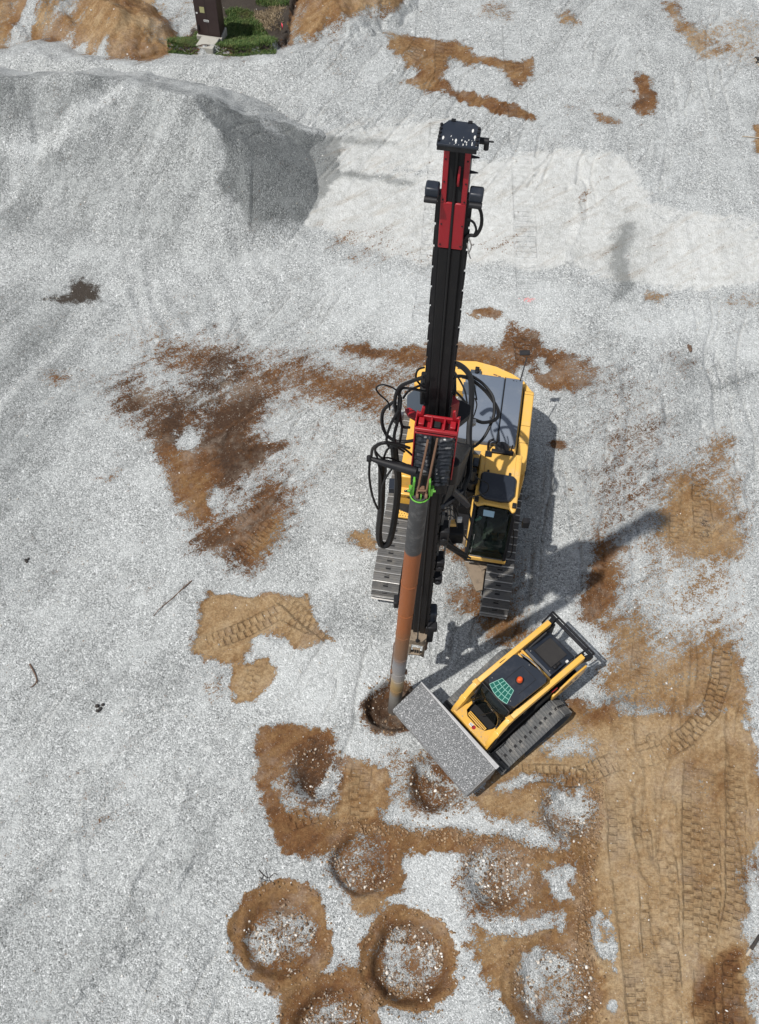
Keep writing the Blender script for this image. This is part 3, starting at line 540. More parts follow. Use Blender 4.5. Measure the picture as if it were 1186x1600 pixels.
def ridge(P, slope, rnd=.15, rough=.05, seed=0):
    """heap of loose material: P = crest points (x,y,height)"""
    h = np.full(X.shape, -9.); xx = X+.14*fbm(X, Y, 1.4, 300+seed, 3); yy = Y+.14*fbm(X, Y, 1.4, 310+seed, 3)
    for a_, b_ in zip(P[:-1], P[1:]):
        d, S, side, V, L = seg_d(xx, yy, [a_, b_], [a_[2], b_[2]]); h = np.maximum(h, V-slope*(np.sqrt(d*d+rnd*rnd)-rnd))
    return h+rough*fbm(X, Y, .7, 320+seed, 4)
def smax(a, b_, k=.12):
    h = np.clip(.5+.5*(a-b_)/k, 0, 1); return b_*(1-h)+a*h+k*h*(1-h)
HEAP = smax(ridge([(-13.77,25.77,1.9), (-11.81,25.55,2), (-10.35,25.63,1.9), (-9.16,25.53,2.1), (-8.06,25.53,2), (-6.82,24.96,2.2), (-6.12,24.64,2.3)], .68, .08, .08, 1),
            smax(ridge([(-5.89,24.43,2.45), (-5.29,24.49,2.25), (-4.49,24.9,1.55), (-3.27,25.41,0.7), (-2.34,25.64,0.25)], .80, .08, .03, 11), ridge([(-5.63,24.4,2.4), (-4.88,23.39,2.05), (-4.57,22.72,1.35), (-4.79,22.16,0.6), (-4.91,21.81,0.2)], .74, .05, .03, 2), .05))
HEAP = smax(HEAP, ridge([(-7.81,25.24,2.1), (-8.75,24.51,1.55), (-9.75,24.14,1.05), (-10.93,23.91,0.7), (-12.01,23.94,0.3)], .72, .06, .05, 3))
HEAP = smax(HEAP, smax(ridge([(-10.33,25.56,1.95), (-10.82,24.89,1.4), (-11.8,24.61,0.8), (-12.65,24.35,0.4)], .74, .06, .05, 4), ridge([(-7.3,24.39,1.7), (-7.94,23.15,0.9), (-7.98,21.98,0.3)], .6, .2, .06, 14), .2))
hs2 = aniso(98, 3.2, .75, 731); HEAP = HEAP+sstep(.1, .8, HEAP)*(.16*hs2)*(X < -3.9)
BERM = smax(ridge([(-14.15,27.6,1), (-12.18,27.68,1), (-11.26,28.08,1), (-10.44,27.82,0.9), (-8.23,27.68,0.8)], .55, .12, .08, 5), ridge([(-8.26,27.75,0.7), (-6.27,27.97,0.75), (-5.06,27.99,0.75), (-3.28,28.38,0.7), (-1.5,29.53,0.6), (-0.05,30.27,0.2)], .42, .15, .06, 6))
BERM2 = ridge([(-0.25,29.81,0.25), (-2.65,27.69,0.35), (-3.8,26.81,0.3)], .22, .3, .04, 7)
BERM = smax(BERM, BERM2)
MOUND_A = smax(ridge([(-9.92,30.97,1), (-8.63,29.58,1.2), (-7.94,29.22,0.8)], .6, .1, .38, 8), ridge([(-11.76,31.53,0.8), (-10.46,29.88,0.6)], .55, .1, .35, 9))
MOUND_B = ridge([(-1.19,32.75,1.2), (-1.96,30.82,1.1), (-2.56,30.06,0.7)], .6, .1, .38, 10)
SAND = [('gravel_heap', HEAP, 'large pale grey gravel heap with a dark fresh-dumped cone', 'gravel heap'),
        ('gravel_berm', BERM, 'low pale gravel bank running in front of the grass and brown cabinet', 'gravel bank'),
        ('dirt_mound', MOUND_A, 'brown dirt mound left of the brown utility cabinet', 'dirt mound'),
        ('dirt_mound', MOUND_B, 'brown dirt mound right of the pink marker flag', 'dirt mound')]
for nm, H_, lb, ct in SAND:
    H_[(np.abs(X) > 15.1) | (Y > 34.5)] = -1
patch([(-10.54,32.74),(-9.03,32.8),(-6.79,29.52),(-7.25,28.24),(-8.8,28.33),(-9.99,29.39)], .3, 'soil', 1.0, .36)
LAY['hue'] += np.where(Y > 27, .35*fbm(X, Y, .9, 701, 4), 0); LAY['soil'] += np.where((Y > 28) & (X < 1), .5*aniso(70, 2.5, .35, 711), 0)

# ---- ground material: layers come from the mesh attributes, the grain from noise at stone scale
def ground_mat():
    m, nt, b = new_mat('gravel_and_soil')
    pos = N(nt, 'ShaderNodeNewGeometry').outputs['Position']
    at = {}
    for k in list(LAY)+['ts', 'tn', 'ta']:
        a = N(nt, 'ShaderNodeAttribute', attribute_name=k); at[k] = a.outputs['Fac']
    def vor(scale, rnd=1.):
        v = N(nt, 'ShaderNodeTexVoronoi'); v.inputs['Scale'].default_value = scale; v.inputs['Randomness'].default_value = rnd
        nt.links.new(pos, v.inputs['Vector']); s = N(nt, 'ShaderNodeSeparateColor'); nt.links.new(v.outputs['Color'], s.inputs[0]); return v.outputs['Distance'], s.outputs[0], s.outputs[1]
    d1, c1, c1b = vor(28); d2, c2, c2b = vor(60)
    nb = noise(nt, pos, 1.1, 5, .6); nm_ = noise(nt, pos, 5, 7, .7); nf = noise(nt, pos, 60, 3, .7)
    # coverage of soil
    mp = N(nt, 'ShaderNodeMapping', vector_type='TEXTURE'); mp.inputs['Rotation'].default_value = (0, 0, R(34)); mp.inputs['Scale'].default_value = (2.6, .42, 1)
    nt.links.new(pos, mp.inputs[0]); ns = noise(nt, mp.outputs[0], 1.6, 6, .65)
    cov = mathn(nt, 'ADD', at['soil'], mathn(nt, 'MULTIPLY_ADD', nm_, 1.0, -.5))
    cov = mathn(nt, 'ADD', cov, mathn(nt, 'MULTIPLY_ADD', ns, 1.1, -.55))
    cov = mathn(nt, 'ADD', cov, mathn(nt, 'MULTIPLY_ADD', c1, .40, -.20))
    cov = mathn(nt, 'ADD', cov, mathn(nt, 'MULTIPLY_ADD', c2, .36, -.18))
    cov = smooth(nt, cov, .45, .57)
    # gravel
    g1 = ramp(nt, c1, [(0, (.09, .092, .09)), (.25, (.29, .296, .29)), (.7, (.44, .446, .44)), (.86, (.66, .665, .655)), (1, (.92, .92, .91))])
    g2 = ramp(nt, c2, [(0, (.05, .053, .05)), (.2, (.25, .256, .25)), (.65, (.46, .466, .46)), (.85, (.68, .685, .675)), (1, (.92, .92, .91))])
    g = mixc(nt, .6, g1, g2)
    g = mixc(nt, mathn(nt, 'MULTIPLY', smooth(nt, nb, .42, .68), .5), g, mixc(nt, .5, g, (.60, .61, .60)))
    g = mixc(nt, mathn(nt, 'MULTIPLY', smooth(nt, nm_, .5, .72), .3), g, mixc(nt, .6, (.30, .31, .31), g, 'MULTIPLY'))
    g = mixc(nt, mathn(nt, 'MULTIPLY', smooth(nt, ns, .5, .72), .35), g, mixc(nt, 1., (.55, .55, .54), g, 'MULTIPLY'))
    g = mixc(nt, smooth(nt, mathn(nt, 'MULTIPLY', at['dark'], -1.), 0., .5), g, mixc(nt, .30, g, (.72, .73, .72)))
    g = mixc(nt, mathn(nt, 'MULTIPLY', mathn(nt, 'MULTIPLY', smooth(nt, ns, .5, .66), smooth(nt, nb, .40, .6)), .45), g, (.66, .67, .66))
    pl = ramp(nt, nm_, [(.3, (.48, .47, .44)), (.5, (.62, .615, .59)), (.7, (.74, .735, .715))])
    pl = mixc(nt, .22, mixc(nt, mathn(nt, 'MULTIPLY', smooth(nt, ns, .5, .7), .5), pl, (.42, .36, .29)), g)
    pc = smooth(nt, mathn(nt, 'ADD', at['pale'], mathn(nt, 'ADD', mathn(nt, 'ADD', mathn(nt, 'MULTIPLY_ADD', ns, 1.0, -.5), mathn(nt, 'MULTIPLY_ADD', nm_, 1.0, -.5)), mathn(nt, 'MULTIPLY_ADD', c2b, .3, -.15))), .35, .62)
    g = mixc(nt, pc, g, pl)
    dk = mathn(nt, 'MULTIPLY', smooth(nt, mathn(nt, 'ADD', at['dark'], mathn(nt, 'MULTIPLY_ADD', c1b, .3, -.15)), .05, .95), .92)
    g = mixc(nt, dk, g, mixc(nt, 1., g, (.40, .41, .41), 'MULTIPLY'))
    # soil
    hf = mathn(nt, 'ADD', mathn(nt, 'ADD', at['hue'], .09), mathn(nt, 'ADD', mathn(nt, 'MULTIPLY_ADD', nm_, .7, -.35), mathn(nt, 'MULTIPLY_ADD', ns, .7, -.35)))
    s = ramp(nt, hf, [(0, (.52, .40, .25)), (.25, (.42, .295, .16)), (.5, (.285, .168, .074)), (.75, (.185, .088, .034)), (1, (.08, .045, .026))])
    s = mixc(nt, mathn(nt, 'MULTIPLY', nf, .5), s, mixc(nt, 1., s, (.55, .52, .5), 'MULTIPLY'))
    s = mixc(nt, mathn(nt, 'MULTIPLY', mathn(nt, 'MULTIPLY', smooth(nt, c2b, .955, .975), smooth(nt, ns, .45, .6)), .7), s, (.42, .38, .32))
    nk = noise(nt, pos, 16, 8, .75)
    s = mixc(nt, mathn(nt, 'MULTIPLY', smooth(nt, mathn(nt, 'ADD', nb, mathn(nt, 'MULTIPLY_ADD', nm_, .5, -.25)), .48, .70), .26), s, (.50, .44, .36))
    s = mixc(nt, smooth(nt, nk, .38, .62), mixc(nt, 1., s, (.68, .645, .62), 'MULTIPLY'), s)
    fr = mathn(nt, 'FRACT', mathn(nt, 'ADD', at['ts'], mathn(nt, 'MULTIPLY', mathn(nt, 'GREATER_THAN', at['tn'], 0.), .5)))
    wob = mathn(nt, 'MULTIPLY_ADD', nm_, .16, -.08)
    l1 = smooth(nt, mathn(nt, 'ABSOLUTE', mathn(nt, 'ADD', mathn(nt, 'SUBTRACT', fr, .5), wob)), (.30), .40)
    an = mathn(nt, 'ABSOLUTE', at['tn'])
    l2 = mathn(nt, 'SUBTRACT', 1., smooth(nt, an, .04, .12)); l3 = mathn(nt, 'MULTIPLY', smooth(nt, an, .78, .88), mathn(nt, 'SUBTRACT', 1., smooth(nt, an, .93, .99)))
    tl = mathn(nt, 'MULTIPLY', mathn(nt, 'MAXIMUM', l1, mathn(nt, 'MULTIPLY', mathn(nt, 'MAXIMUM', l2, l3), mathn(nt, 'MULTIPLY', cov, .4))), at['ta'])
    tl = mathn(nt, 'MULTIPLY', tl, smooth(nt, nk, .3, .5))
    moist = mathn(nt, 'MULTIPLY', mathn(nt, 'MULTIPLY', at['ta'], mathn(nt, 'SUBTRACT', 1., l1)), smooth(nt, nb, .45, .70))
    s = mixc(nt, mathn(nt, 'MULTIPLY', moist, .42), s, mixc(nt, 1., s, (.55, .48, .42), 'MULTIPLY'))
    s = mixc(nt, mathn(nt, 'MULTIPLY', tl, .5), s, mixc(nt, 1., s, (.5, .45, .4), 'MULTIPLY'))
    g = mixc(nt, mathn(nt, 'MULTIPLY', tl, .28), g, (.72, .73, .72))
    g = mixc(nt, 1., g, (.915, .935, .94), 'MULTIPLY')
    col = mixc(nt, cov, g, s)
    bk = smooth(nt, mathn(nt, 'ADD', at['black'], mathn(nt, 'ADD', mathn(nt, 'MULTIPLY_ADD', nm_, 1.1, -.55), mathn(nt, 'MULTIPLY_ADD', c2, .3, -.15))), .42, .62)
    col = mixc(nt, bk, col, mixc(nt, nf, (.02, .017, .014), (.075, .06, .048)))
    nt.links.new(col, b.inputs['Base Color']); b.inputs['Roughness'].default_value = .92
    b.inputs['Specular IOR Level'].default_value = .25
    hgt = mathn(nt, 'ADD', mathn(nt, 'MULTIPLY', mathn(nt, 'SUBTRACT', 1., d1), .9), mathn(nt, 'MULTIPLY', c1b, .5))
    hgt = mathn(nt, 'MULTIPLY', hgt, mathn(nt, 'MULTIPLY_ADD', cov, -.85, 1.))
    hgt = mathn(nt, 'ADD', hgt, mathn(nt, 'MULTIPLY', c2, .5)); hgt = mathn(nt, 'ADD', hgt, mathn(nt, 'MULTIPLY', nm_, .8))
    hgt = mathn(nt, 'ADD', hgt, mathn(nt, 'MULTIPLY', nk, mathn(nt, 'MULTIPLY', cov, 2.2)))
    hgt = mathn(nt, 'SUBTRACT', hgt, mathn(nt, 'MULTIPLY', tl, mathn(nt, 'MULTIPLY_ADD', cov, 4.0, -1.8)))
    bn = N(nt, 'ShaderNodeBump'); bn.inputs['Strength'].default_value = .85; bn.inputs['Distance'].default_value = .022
    nt.links.new(hgt, bn.inputs['Height']); nt.links.new(bn.outputs[0], b.inputs['Normal'])
    return m
GM = ground_mat()
def grid_mesh(name, Zs, mask=None):
    ny, nx = X.shape; idx = np.arange(nx*ny).reshape(ny, nx)
    q = np.stack([idx[:-1, :-1], idx[:-1, 1:], idx[1:, 1:], idx[1:, :-1]], -1).reshape(-1, 4)
    if mask is not None:
        mk = (mask[:-1, :-1] | mask[:-1, 1:] | mask[1:, 1:] | mask[1:, :-1]).reshape(-1); q = q[mk]
    used = np.unique(q); rm = np.full(nx*ny, -1); rm[used] = np.arange(len(used)); q = rm[q]
    co = np.stack([X.ravel()[used], Y.ravel()[used], Zs.ravel()[used]], 1).astype(np.float32)
    me = bpy.data.meshes.new(name); me.vertices.add(len(co)); me.vertices.foreach_set('co', co.ravel())
    me.loops.add(q.size); me.loops.foreach_set('vertex_index', q.ravel().astype(np.int32))
    me.polygons.add(len(q)); me.polygons.foreach_set('loop_start', np.arange(0, q.size, 4, dtype=np.int32)); me.polygons.foreach_set('loop_total', np.full(len(q), 4, dtype=np.int32))
    me.update(calc_edges=True); me.polygons.foreach_set('use_smooth', np.ones(len(q), bool))
    for k, A in (('ts', TS), ('tn', TN), ('ta', TA)):
        a = me.attributes.new(k, 'FLOAT', 'POINT'); a.data.foreach_set('value', A.ravel()[used].astype(np.float32))
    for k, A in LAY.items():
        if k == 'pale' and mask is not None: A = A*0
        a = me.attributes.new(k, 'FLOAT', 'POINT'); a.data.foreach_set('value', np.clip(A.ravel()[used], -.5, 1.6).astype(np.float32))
    me.materials.append(GM); o = bpy.data.objects.new(name, me); COL.objects.link(o); return o
tag(grid_mesh('ground', Z), kind='structure')
TOP = Z.copy()
for nm, H_, lb, ct in SAND:
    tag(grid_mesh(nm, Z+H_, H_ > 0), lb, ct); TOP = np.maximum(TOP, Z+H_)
def ground_z(x, y):
    i = np.clip(np.searchsorted(gx, x), 0, len(gx)-1); j = np.clip(np.searchsorted(gy, y), 0, len(gy)-1); return TOP[j, i]

# ---- loose stones lying on the ground
ico = bmesh.new(); bmesh.ops.create_icosphere(ico, subdivisions=1, radius=1); IV = np.array([v.co[:] for v in ico.verts]); IF = np.array([[v.index for v in f.verts] for f in ico.faces])
def stones(name, xs, ys, rs, mat, sink=.3, seed=1):
    rng = np.random.RandomState(seed); n = len(xs); zs = ground_z(xs, ys)
    a = rng.rand(n)*6.28; ca, sa = np.cos(a)[:, None], np.sin(a)[:, None]
    V = IV[None]*(1+.28*(rng.rand(n, len(IV), 1)-.5)*1.6); V = V*(np.stack([.7+.7*rng.rand(n), .6+.5*rng.rand(n), .45+.35*rng.rand(n)], 1)[:, None])
    x = V[..., 0]*ca-V[..., 1]*sa; y = V[..., 0]*sa+V[..., 1]*ca
    V = np.stack([x, y, V[..., 2]], -1)*rs[:, None, None]; V += np.stack([xs, ys, zs+rs*sink], 1)[:, None]
    F = (IF[None]+(np.arange(n)*len(IV))[:, None, None]).reshape(-1, 3)
    me = bpy.data.meshes.new(name); me.vertices.add(n*len(IV)); me.vertices.foreach_set('co', V.astype(np.float32).ravel())
    me.loops.add(F.size); me.loops.foreach_set('vertex_index', F.ravel().astype(np.int32)); me.polygons.add(len(F))
    me.polygons.foreach_set('loop_start', np.arange(0, F.size, 3, dtype=np.int32)); me.polygons.foreach_set('loop_total', np.full(len(F), 3, dtype=np.int32)); me.update(calc_edges=True)
    me.materials.append(mat); o = bpy.data.objects.new(name, me); COL.objects.link(o); return o
def stone_mat(name, stops):
    m, nt, b = new_mat(name); g = N(nt, 'ShaderNodeNewGeometry'); pos = g.outputs['Position']
    c = ramp(nt, g.outputs['Random Per Island'], stops); n = noise(nt, pos, 40, 4, .6)
    nt.links.new(mixc(nt, mathn(nt, 'MULTIPLY', n, .5), c, mixc(nt, 1., c, (.6, .56, .5), 'MULTIPLY')), b.inputs['Base Color']); b.inputs['Roughness'].default_value = .9; return m
SM = stone_mat('pale_crushed_stone', [(0, (.22, .2, .17)), (.2, (.4, .38, .34)), (.6, (.55, .54, .51)), (1, (.75, .74, .71))])
SB = stone_mat('clay_stained_stone', [(0, (.09, .055, .03)), (.35, (.20, .13, .075)), (.7, (.34, .27, .20)), (.9, (.58, .54, .48)), (1, (.80, .78, .74))])
SD = stone_mat('dark_fresh_gravel', [(0, (.09, .095, .095)), (.5, (.17, .175, .18)), (.88, (.24, .245, .25)), (.95, (.5, .5, .5)), (1, (.6, .6, .6))])
rng = np.random.RandomState(5); px_, py_, pr_ = [], [], []; kx, ky, kr = [], [], []
for k, (c, r, dp, rr, h) in enumerate(PITS):
    n = int((1100, 1200, 900, 1000, 800, 800, 250, 300, 500, 200)[k]); a = rng.rand(n)*6.28; q = r*(.90-.08*np.sin(a*2+k))*np.sqrt(rng.rand(n)); xx = c[0]+q*np.cos(a); yy = c[1]+q*np.sin(a); ok = fbm(xx, yy, .45, 500+k, 3)+.25*rng.rand(n) > .06; n2_ = int(ok.sum())
    px_.append(xx[ok]); py_.append(yy[ok]); pr_.append(.008+.032*rng.rand(n2_)**3.2)
    n = 220 if k < 4 else 110; a = rng.rand(n)*6.28; q = (rr if k < 4 else r*1.05)+rng.randn(n)*.07; kx.append(c[0]+q*np.cos(a)); ky.append(c[1]+q*np.sin(a)); kr.append(.008+.03*rng.rand(n)**3)
tag(stones('pit_rubble', np.concatenate(px_), np.concatenate(py_), np.concatenate(pr_), SB, .35, 3), 'broken pale rubble and clay lumps lying in the drilled pits', 'rubble', kind='stuff')
for P in ([(-0.81,4.79),(0.81,4.7),(2.41,4.58),(4.27,4.27)], [(4.88,6.01),(4.68,4.8),(4.4,3.51),(4.35,2.54),(4.37,1.17)]):
    for a_, b_ in zip(P[:-1], P[1:]):
        n = 300; t = rng.rand(n); kx.append(a_[0]+(b_[0]-a_[0])*t+rng.randn(n)*.09); ky.append(a_[1]+(b_[1]-a_[1])*t+rng.randn(n)*.09); kr.append(.008+.028*rng.rand(n)**3)
SC = stone_mat('brown_soil_clod', [(0, (.13, .08, .04)), (.5, (.24, .15, .08)), (1, (.36, .25, .15))])
tag(stones('soil_clods', np.concatenate(kx), np.concatenate(ky), np.concatenate(kr), SC, .3, 8), 'small brown soil clods strewn round the pits and along the graded edge', 'soil clods', kind='stuff')
n = 6000; xs = rng.uniform(-12, 11, n); ys = rng.uniform(1.2, 33, n); rs = .007+.022*rng.rand(n)**6
tag(stones('scattered_stones', xs, ys, rs, SM, .3, 4), 'loose pale stones scattered over the gravel and bare soil', 'stones', kind='stuff')
# ------------------------------------------------------------------ drilling rig on crawler base
RIG_A = R(-8); RIG_O = Vector((1.87, 12.34, 0))
rig = thing('drilling_rig', 'yellow and grey crawler rig holding a tall black mast with red head, beside the loader', 'drilling rig', RIG_O, RIG_A)
RI = (Matrix.Translation(RIG_O) @ Matrix.Rotation(RIG_A, 4, 'Z')).inverted()
def wl(P): return [RI @ Vector(p) for p in P]
def belt_path(prof, n):
    """resample a closed (y,z) outline to n stations with tangent angle"""
    P = [Vector(p) for p in prof]; L = [0]
    for i in range(len(P)): L.append(L[-1]+(P[(i+1) % len(P)]-P[i]).length)
    out = []
    for k in range(n):
        s = L[-1]*k/n; i = max(j for j in range(len(P)) if L[j] <= s+1e-9); t = (s-L[i])/(L[i+1]-L[i])
        p = P[i].lerp(P[(i+1) % len(P)], t); out.append(p)
    return [(p, math.atan2((out[(k+1) % n]-out[k-1]).y, (out[(k+1) % n]-out[k-1]).x)) for k, p in enumerate(out)]
def arc(cx, cy, r, a0, a1, n): return [(cx+r*math.cos(R(a0+(a1-a0)*i/n)), cy+r*math.sin(R(a0+(a1-a0)*i/n))) for i in range(n+1)]
def crawler(cx, label=None):
    zb = .05; r = .44
    prof = arc(-2.24, zb+.46, r, -90, -270, 14)+arc(1.95, zb+.48, r, 90, -90, 14)
    tk = MB(); hl = MB(); gr = MB(); gb_ = MB()
    for p, a in belt_path(prof, 56):
        rot = Euler((a, 0, 0)).to_matrix(); nrm = rot @ Vector((0, 0, -1 if False else 1))
        c = Vector((cx, p.x, p.y)); out = (rot @ Vector((0, 0, 1)))
        ctr = Vector((cx, -.15, zb+.47)); 
        if out.dot(c-ctr) < 0 and abs(p.x+.15) < 2.0 or out.dot(Vector((0, c.y-ctr.y, (c.z-ctr.z)*3))) < 0: out = -out
        w_ = .62
        tk.box(c, (w_, .196, .022), rot)
        for o, h in ((-.085, .045), (0., .016), (.06, .016)):
            (gb_ if h > .03 else gr).box(c+rot @ Vector((0, o, 0))+out*(.011+h/2), (w_, .018, h), rot)
        tk.box(c-out*.06, (.22, .17, .08), rot)
        hl.box(c+rot @ Vector((0, .045, 0))+out*.0135, (.115, .075, .006), rot)
    t = tk.build('crawler_track', 'steeld', rig, .004, 1); gr.build('shoe_ribs', 'steeld', t, .004, 1); gb_.build('grouser_bars', 'bright', t, .004, 1); hl.build('lug_holes', 'void', t)
    f = MB(); f.box((cx, -.15, .5), (.36, 3.7, .30)); f.box((cx, -.15, .66), (.26, 3.3, .12)); f.build('track_frame', 'mud', t, .02)
    for y, rr, nm in ((-2.24, .36, 'idler_wheel'), (1.95, .38, 'drive_sprocket')):
        MB().cyl((cx-.12, y, zb+.47), (cx+.12, y, zb+.47), rr).cyl((cx-.2, y, zb+.47), (cx+.2, y, zb+.47), .14).build(nm, 'mud', t, .01)
crawler(-1.345); crawler(1.185)
u = MB(); u.box((-.08, -.15, .62), (1.3, 1.5, .42)); u.bar((-1.1, -1.5, .55), (-.3, -.6, .62), .4, .3); u.bar((.95, -1.6, .55), (.2, -.6, .62), .4, .3)
u.bar((-1.1, 1.2, .55), (-.3, .4, .62), .4, .3); u.bar((.95, 1.2, .55), (.2, .4, .62), .4, .3); u.build('undercarriage_frame', 'mud', rig, .03)
MB().prism([(.35, -1.55), (.72, -2.25), (.86, -2.2), (.86, -1.5)], .55, .62).build('undercarriage_guard', 'mud', rig, .01)
MB().cyl((-.08, 0, .8), (-.08, 0, 1.02), .62).build('slew_ring', 'mud', rig, .01)
# upper deck
MB().prism([(-1.4, -.7), (-.55, -.95), (.3, -1.0), (.33, -1.72), (1.22, -1.72), (1.25, .0), (1.38, .1), (1.38, 2.3), (-1.4, 2.3)], 1.0, 1.16).build('upper_deck', 'black', rig, .01)
cw = [(-1.43, 2.1), (-1.43, 2.42), (-1.3, 2.66), (-1.05, 2.82), (-.6, 2.96), (-.05, 3.03), (.45, 2.95), (.85, 2.80), (1.15, 2.62), (1.36, 2.36), (1.40, 2.1)]
k = MB().prism(cw, 1.05, 2.26).build('counterweight', 'yellow2', rig, .05, 3)
MB().box((-.02, 2.62, 2.29), (.26, .22, .06)).build('rear_camera_bracket', 'greyd', k, .01)
MB().cyl((.0, 2.66, 2.32), (.0, 2.66, 2.38), .05).box((.0, 2.74, 2.36), (.10, .08, .06)).build('rear_camera', 'black', k, .01)
MB().box((.45, 2.70, 2.264), (.10, .035, .006), (0, 0, -.2)).box((.55, 2.675, 2.264), (.07, .03, .006), (0, 0, -.2)).build('rust_marks', 'rust', k)
for x in (-.75, .98): MB().cyl((x, 2.45, 2.26), (x, 2.45, 2.275), .05).build('lifting_eye_cover', 'yellow2', k)
# hood
def hood(nm, x0, x1, zz, mat, y0=.68, y1=2.46, slope=.32):
    m = MB(); z0 = 2.05
    m.prism([(y0, z0), (y0, zz-.22), (y0+slope, zz), (y1-.05, zz), (y1, zz-.05), (y1, z0)], x0, x1, 'x'); return m.build(nm, mat, rig, .03, 3)
h1 = hood('engine_hood', -.24, .675, 2.58, 'grey'); h2_ = hood('engine_hood', .70, 1.10, 2.58, 'grey')
MB().box((-.12, 1.95, 2.585), (.30, .34, .008)).box((-.16, 2.27, 2.584), (.34, .12, .008)).build('anti_slip_pad', 'greyd', h1)
MB().box((.88, 2.36, 2.584), (.035, .02, .006)).box((.95, 2.36, 2.584), (.02, .02, .006)).build('hood_bolt', 'black', h2_)
MB().box((.688, 1.57, 2.4), (.018, 1.78, .3)).build('hood_seam', 'void', rig)
MB().prism([(1.103, .1), (1.103, 2.46), (1.15, 2.46), (1.15, .1)], 1.2, 2.34).build('hood_side_gutter', 'yellow2', rig, .008)
sd_ = MB().prism([(.02, 1.18), (.02, 2.26), (.1, 2.34), (2.28, 2.34), (2.42, 2.2), (2.42, 1.18)], 1.17, 1.41, 'x').build('side_door', 'yellow2', rig, .03, 3)
for y0, y1 in ((1.45, 2.15), (.95, 1.2), (.25, .7)):
    MB().box((1.412, (y0+y1)/2, 2.0), (.012, y1-y0, .3)).build('vent_recess', 'rust' if y0 > .5 else 'yellow2', sd_, .005)
for y in (.82, 1.3, 2.2): MB().box((1.29, y, 2.3412), (.2, .008, .004)).build('panel_seam', 'void', sd_)
MB().box((1.415, .12, 2.24), (.03, .18, .14)).build('corner_reflector', 'greyd', sd_, .005)
MB().box((1.16, 1.25, 2.25), (.012, 2.3, .2)).build('door_gap', 'void', rig)
# deck strip between hood and cab
dk = MB(); dk.box((.67, .36, 1.95), (.96, .62, .62)); dk.build('battery_box', 'yellow2', rig, .02)
MB().box((.28, .43, 2.265), (.18, .1, .01)).build('name_plate', 'steel', rig)
MB().box((.3, .15, 2.28), (.18, .24, .06)).build('storage_lid', 'greyd', rig, .02)
MB().cyl((.80, .34, 2.25), (.80, .34, 2.72), .06).lathe((.80, .34, 2.62), [(.11, 0), (.15, .04), (.16, .12), (.12, .19), (.04, .21)]).build('air_precleaner', 'black', rig, .0)
MB().cyl((.62, .36, 2.25), (.62, .36, 2.45), .05).cyl((1.0, .3, 2.25), (1.03, .45, 2.75), .015, n=8).tube([(.52, .52, 2.2), (.5, .6, 2.5), (.6, .66, 2.55)], .03).box((.55, .26, 2.5), (.14, .1, .07)).build('intake_fittings', 'black', rig, .005)
MB().cyl((1.02, 2.30, 2.5), (1.1, 2.8, 2.95), .016, n=8).box((1.04, 2.93, 2.95), (.24, .12, .05), (.3, 0, .2)).build('rear_mirror', 'black', rig, .02)
# left half: pumps, tank, step housing
tb = MB(); tb.box((-1.14, .72, 1.62), (.52, 2.2, .92)).box((-1.2, 2.0, 1.7), (.4, .5, 1.05)).build('tank_housing', 'yellow', rig, .03)
MB().box((-.54, 1.45, 1.6), (.58, 1.9, .75)).build('pump_compartment', 'blackm', rig, .02)
rg = random.Random(4); pm = MB(); pd = MB()
for i in range(26):
    x = rg.uniform(-.66, -.32); y = rg.uniform(.9, 2.35); a = rg.uniform(0, 3.14); l = rg.uniform(.06, .16)
    (pm if i % 2 else pd).cyl((x-l*math.cos(a), y-l*math.sin(a), 2.02+rg.uniform(0, .12)), (x+l*math.cos(a), y+l*math.sin(a), 2.04+rg.uniform(0, .12)), rg.uniform(.025, .055), n=12)
    if i % 3 == 0: pm.box((x, y, 2.05), (.12, .09, .16), (0, 0, a))
pm.build('pump_fittings', 'bright', rig, .004); pd.build('pump_pipes', 'steel', rig, .004)
st = MB(); st.box((-1.18, -.30, 1.36), (.42, .5, .44)); st.prism([(-.1, 1.9), (-.1, 2.06), (-.30, 1.62), (-.55, 1.58), (-.55, 1.4)], -1.39, -.98, 'x').build('step_housing', 'yellow', rig, .02)
MB().box((-1.13, -.42, 1.593), (.26, .14, .012)).build('anti_slip_step', 'black', rig, .004)
tr = MB()
for i in range(5):
    for j in range(2): tr.cyl((-1.23+.05*i, -.45+.05*j, 1.6), (-1.23+.05*i, -.45+.05*j, 1.606), .012, n=8)
tr.build('step_studs', 'bright', rig)
MB().box((-1.12, -.57, 1.50), (.1, .012, .03)).build('step_slot', 'void', rig)
MB().box((-1.18, -.78, 1.12), (.40, .26, .05)).build('perforated_step', 'yellow2', rig, .008)
hs = MB()
for i in range(6):
    for j in range(4): hs.cyl((-1.34+.062*i+(.03 if j % 2 else 0), -.87+.06*j, 1.146), (-1.34+.062*i+(.03 if j % 2 else 0), -.87+.06*j, 1.149), .013, n=8)
hs.build('step_perforations', 'void', rig)
MB().box((-.93, -.72, 1.18), (.10, .16, .24)).build('step_bracket', 'black', rig, .01)
m = MB(); m.cyl((-1.38, -.35, 1.7), (-1.52, -.42, 1.75), .014, n=8); m.box((-1.54, -.45, 1.72), (.16, .28, .20), (0, 0, .1)); m.build('side_mirror', 'navy', rig, .04, 3)
MB().cyl((-1.33, .05, 1.9), (-1.33, .05, 2.06), .02, n=8).cyl((-1.33, -.1, 1.9), (-1.33, .9, 2.08), .016, n=8).build('grab_rail', 'yellow', rig)

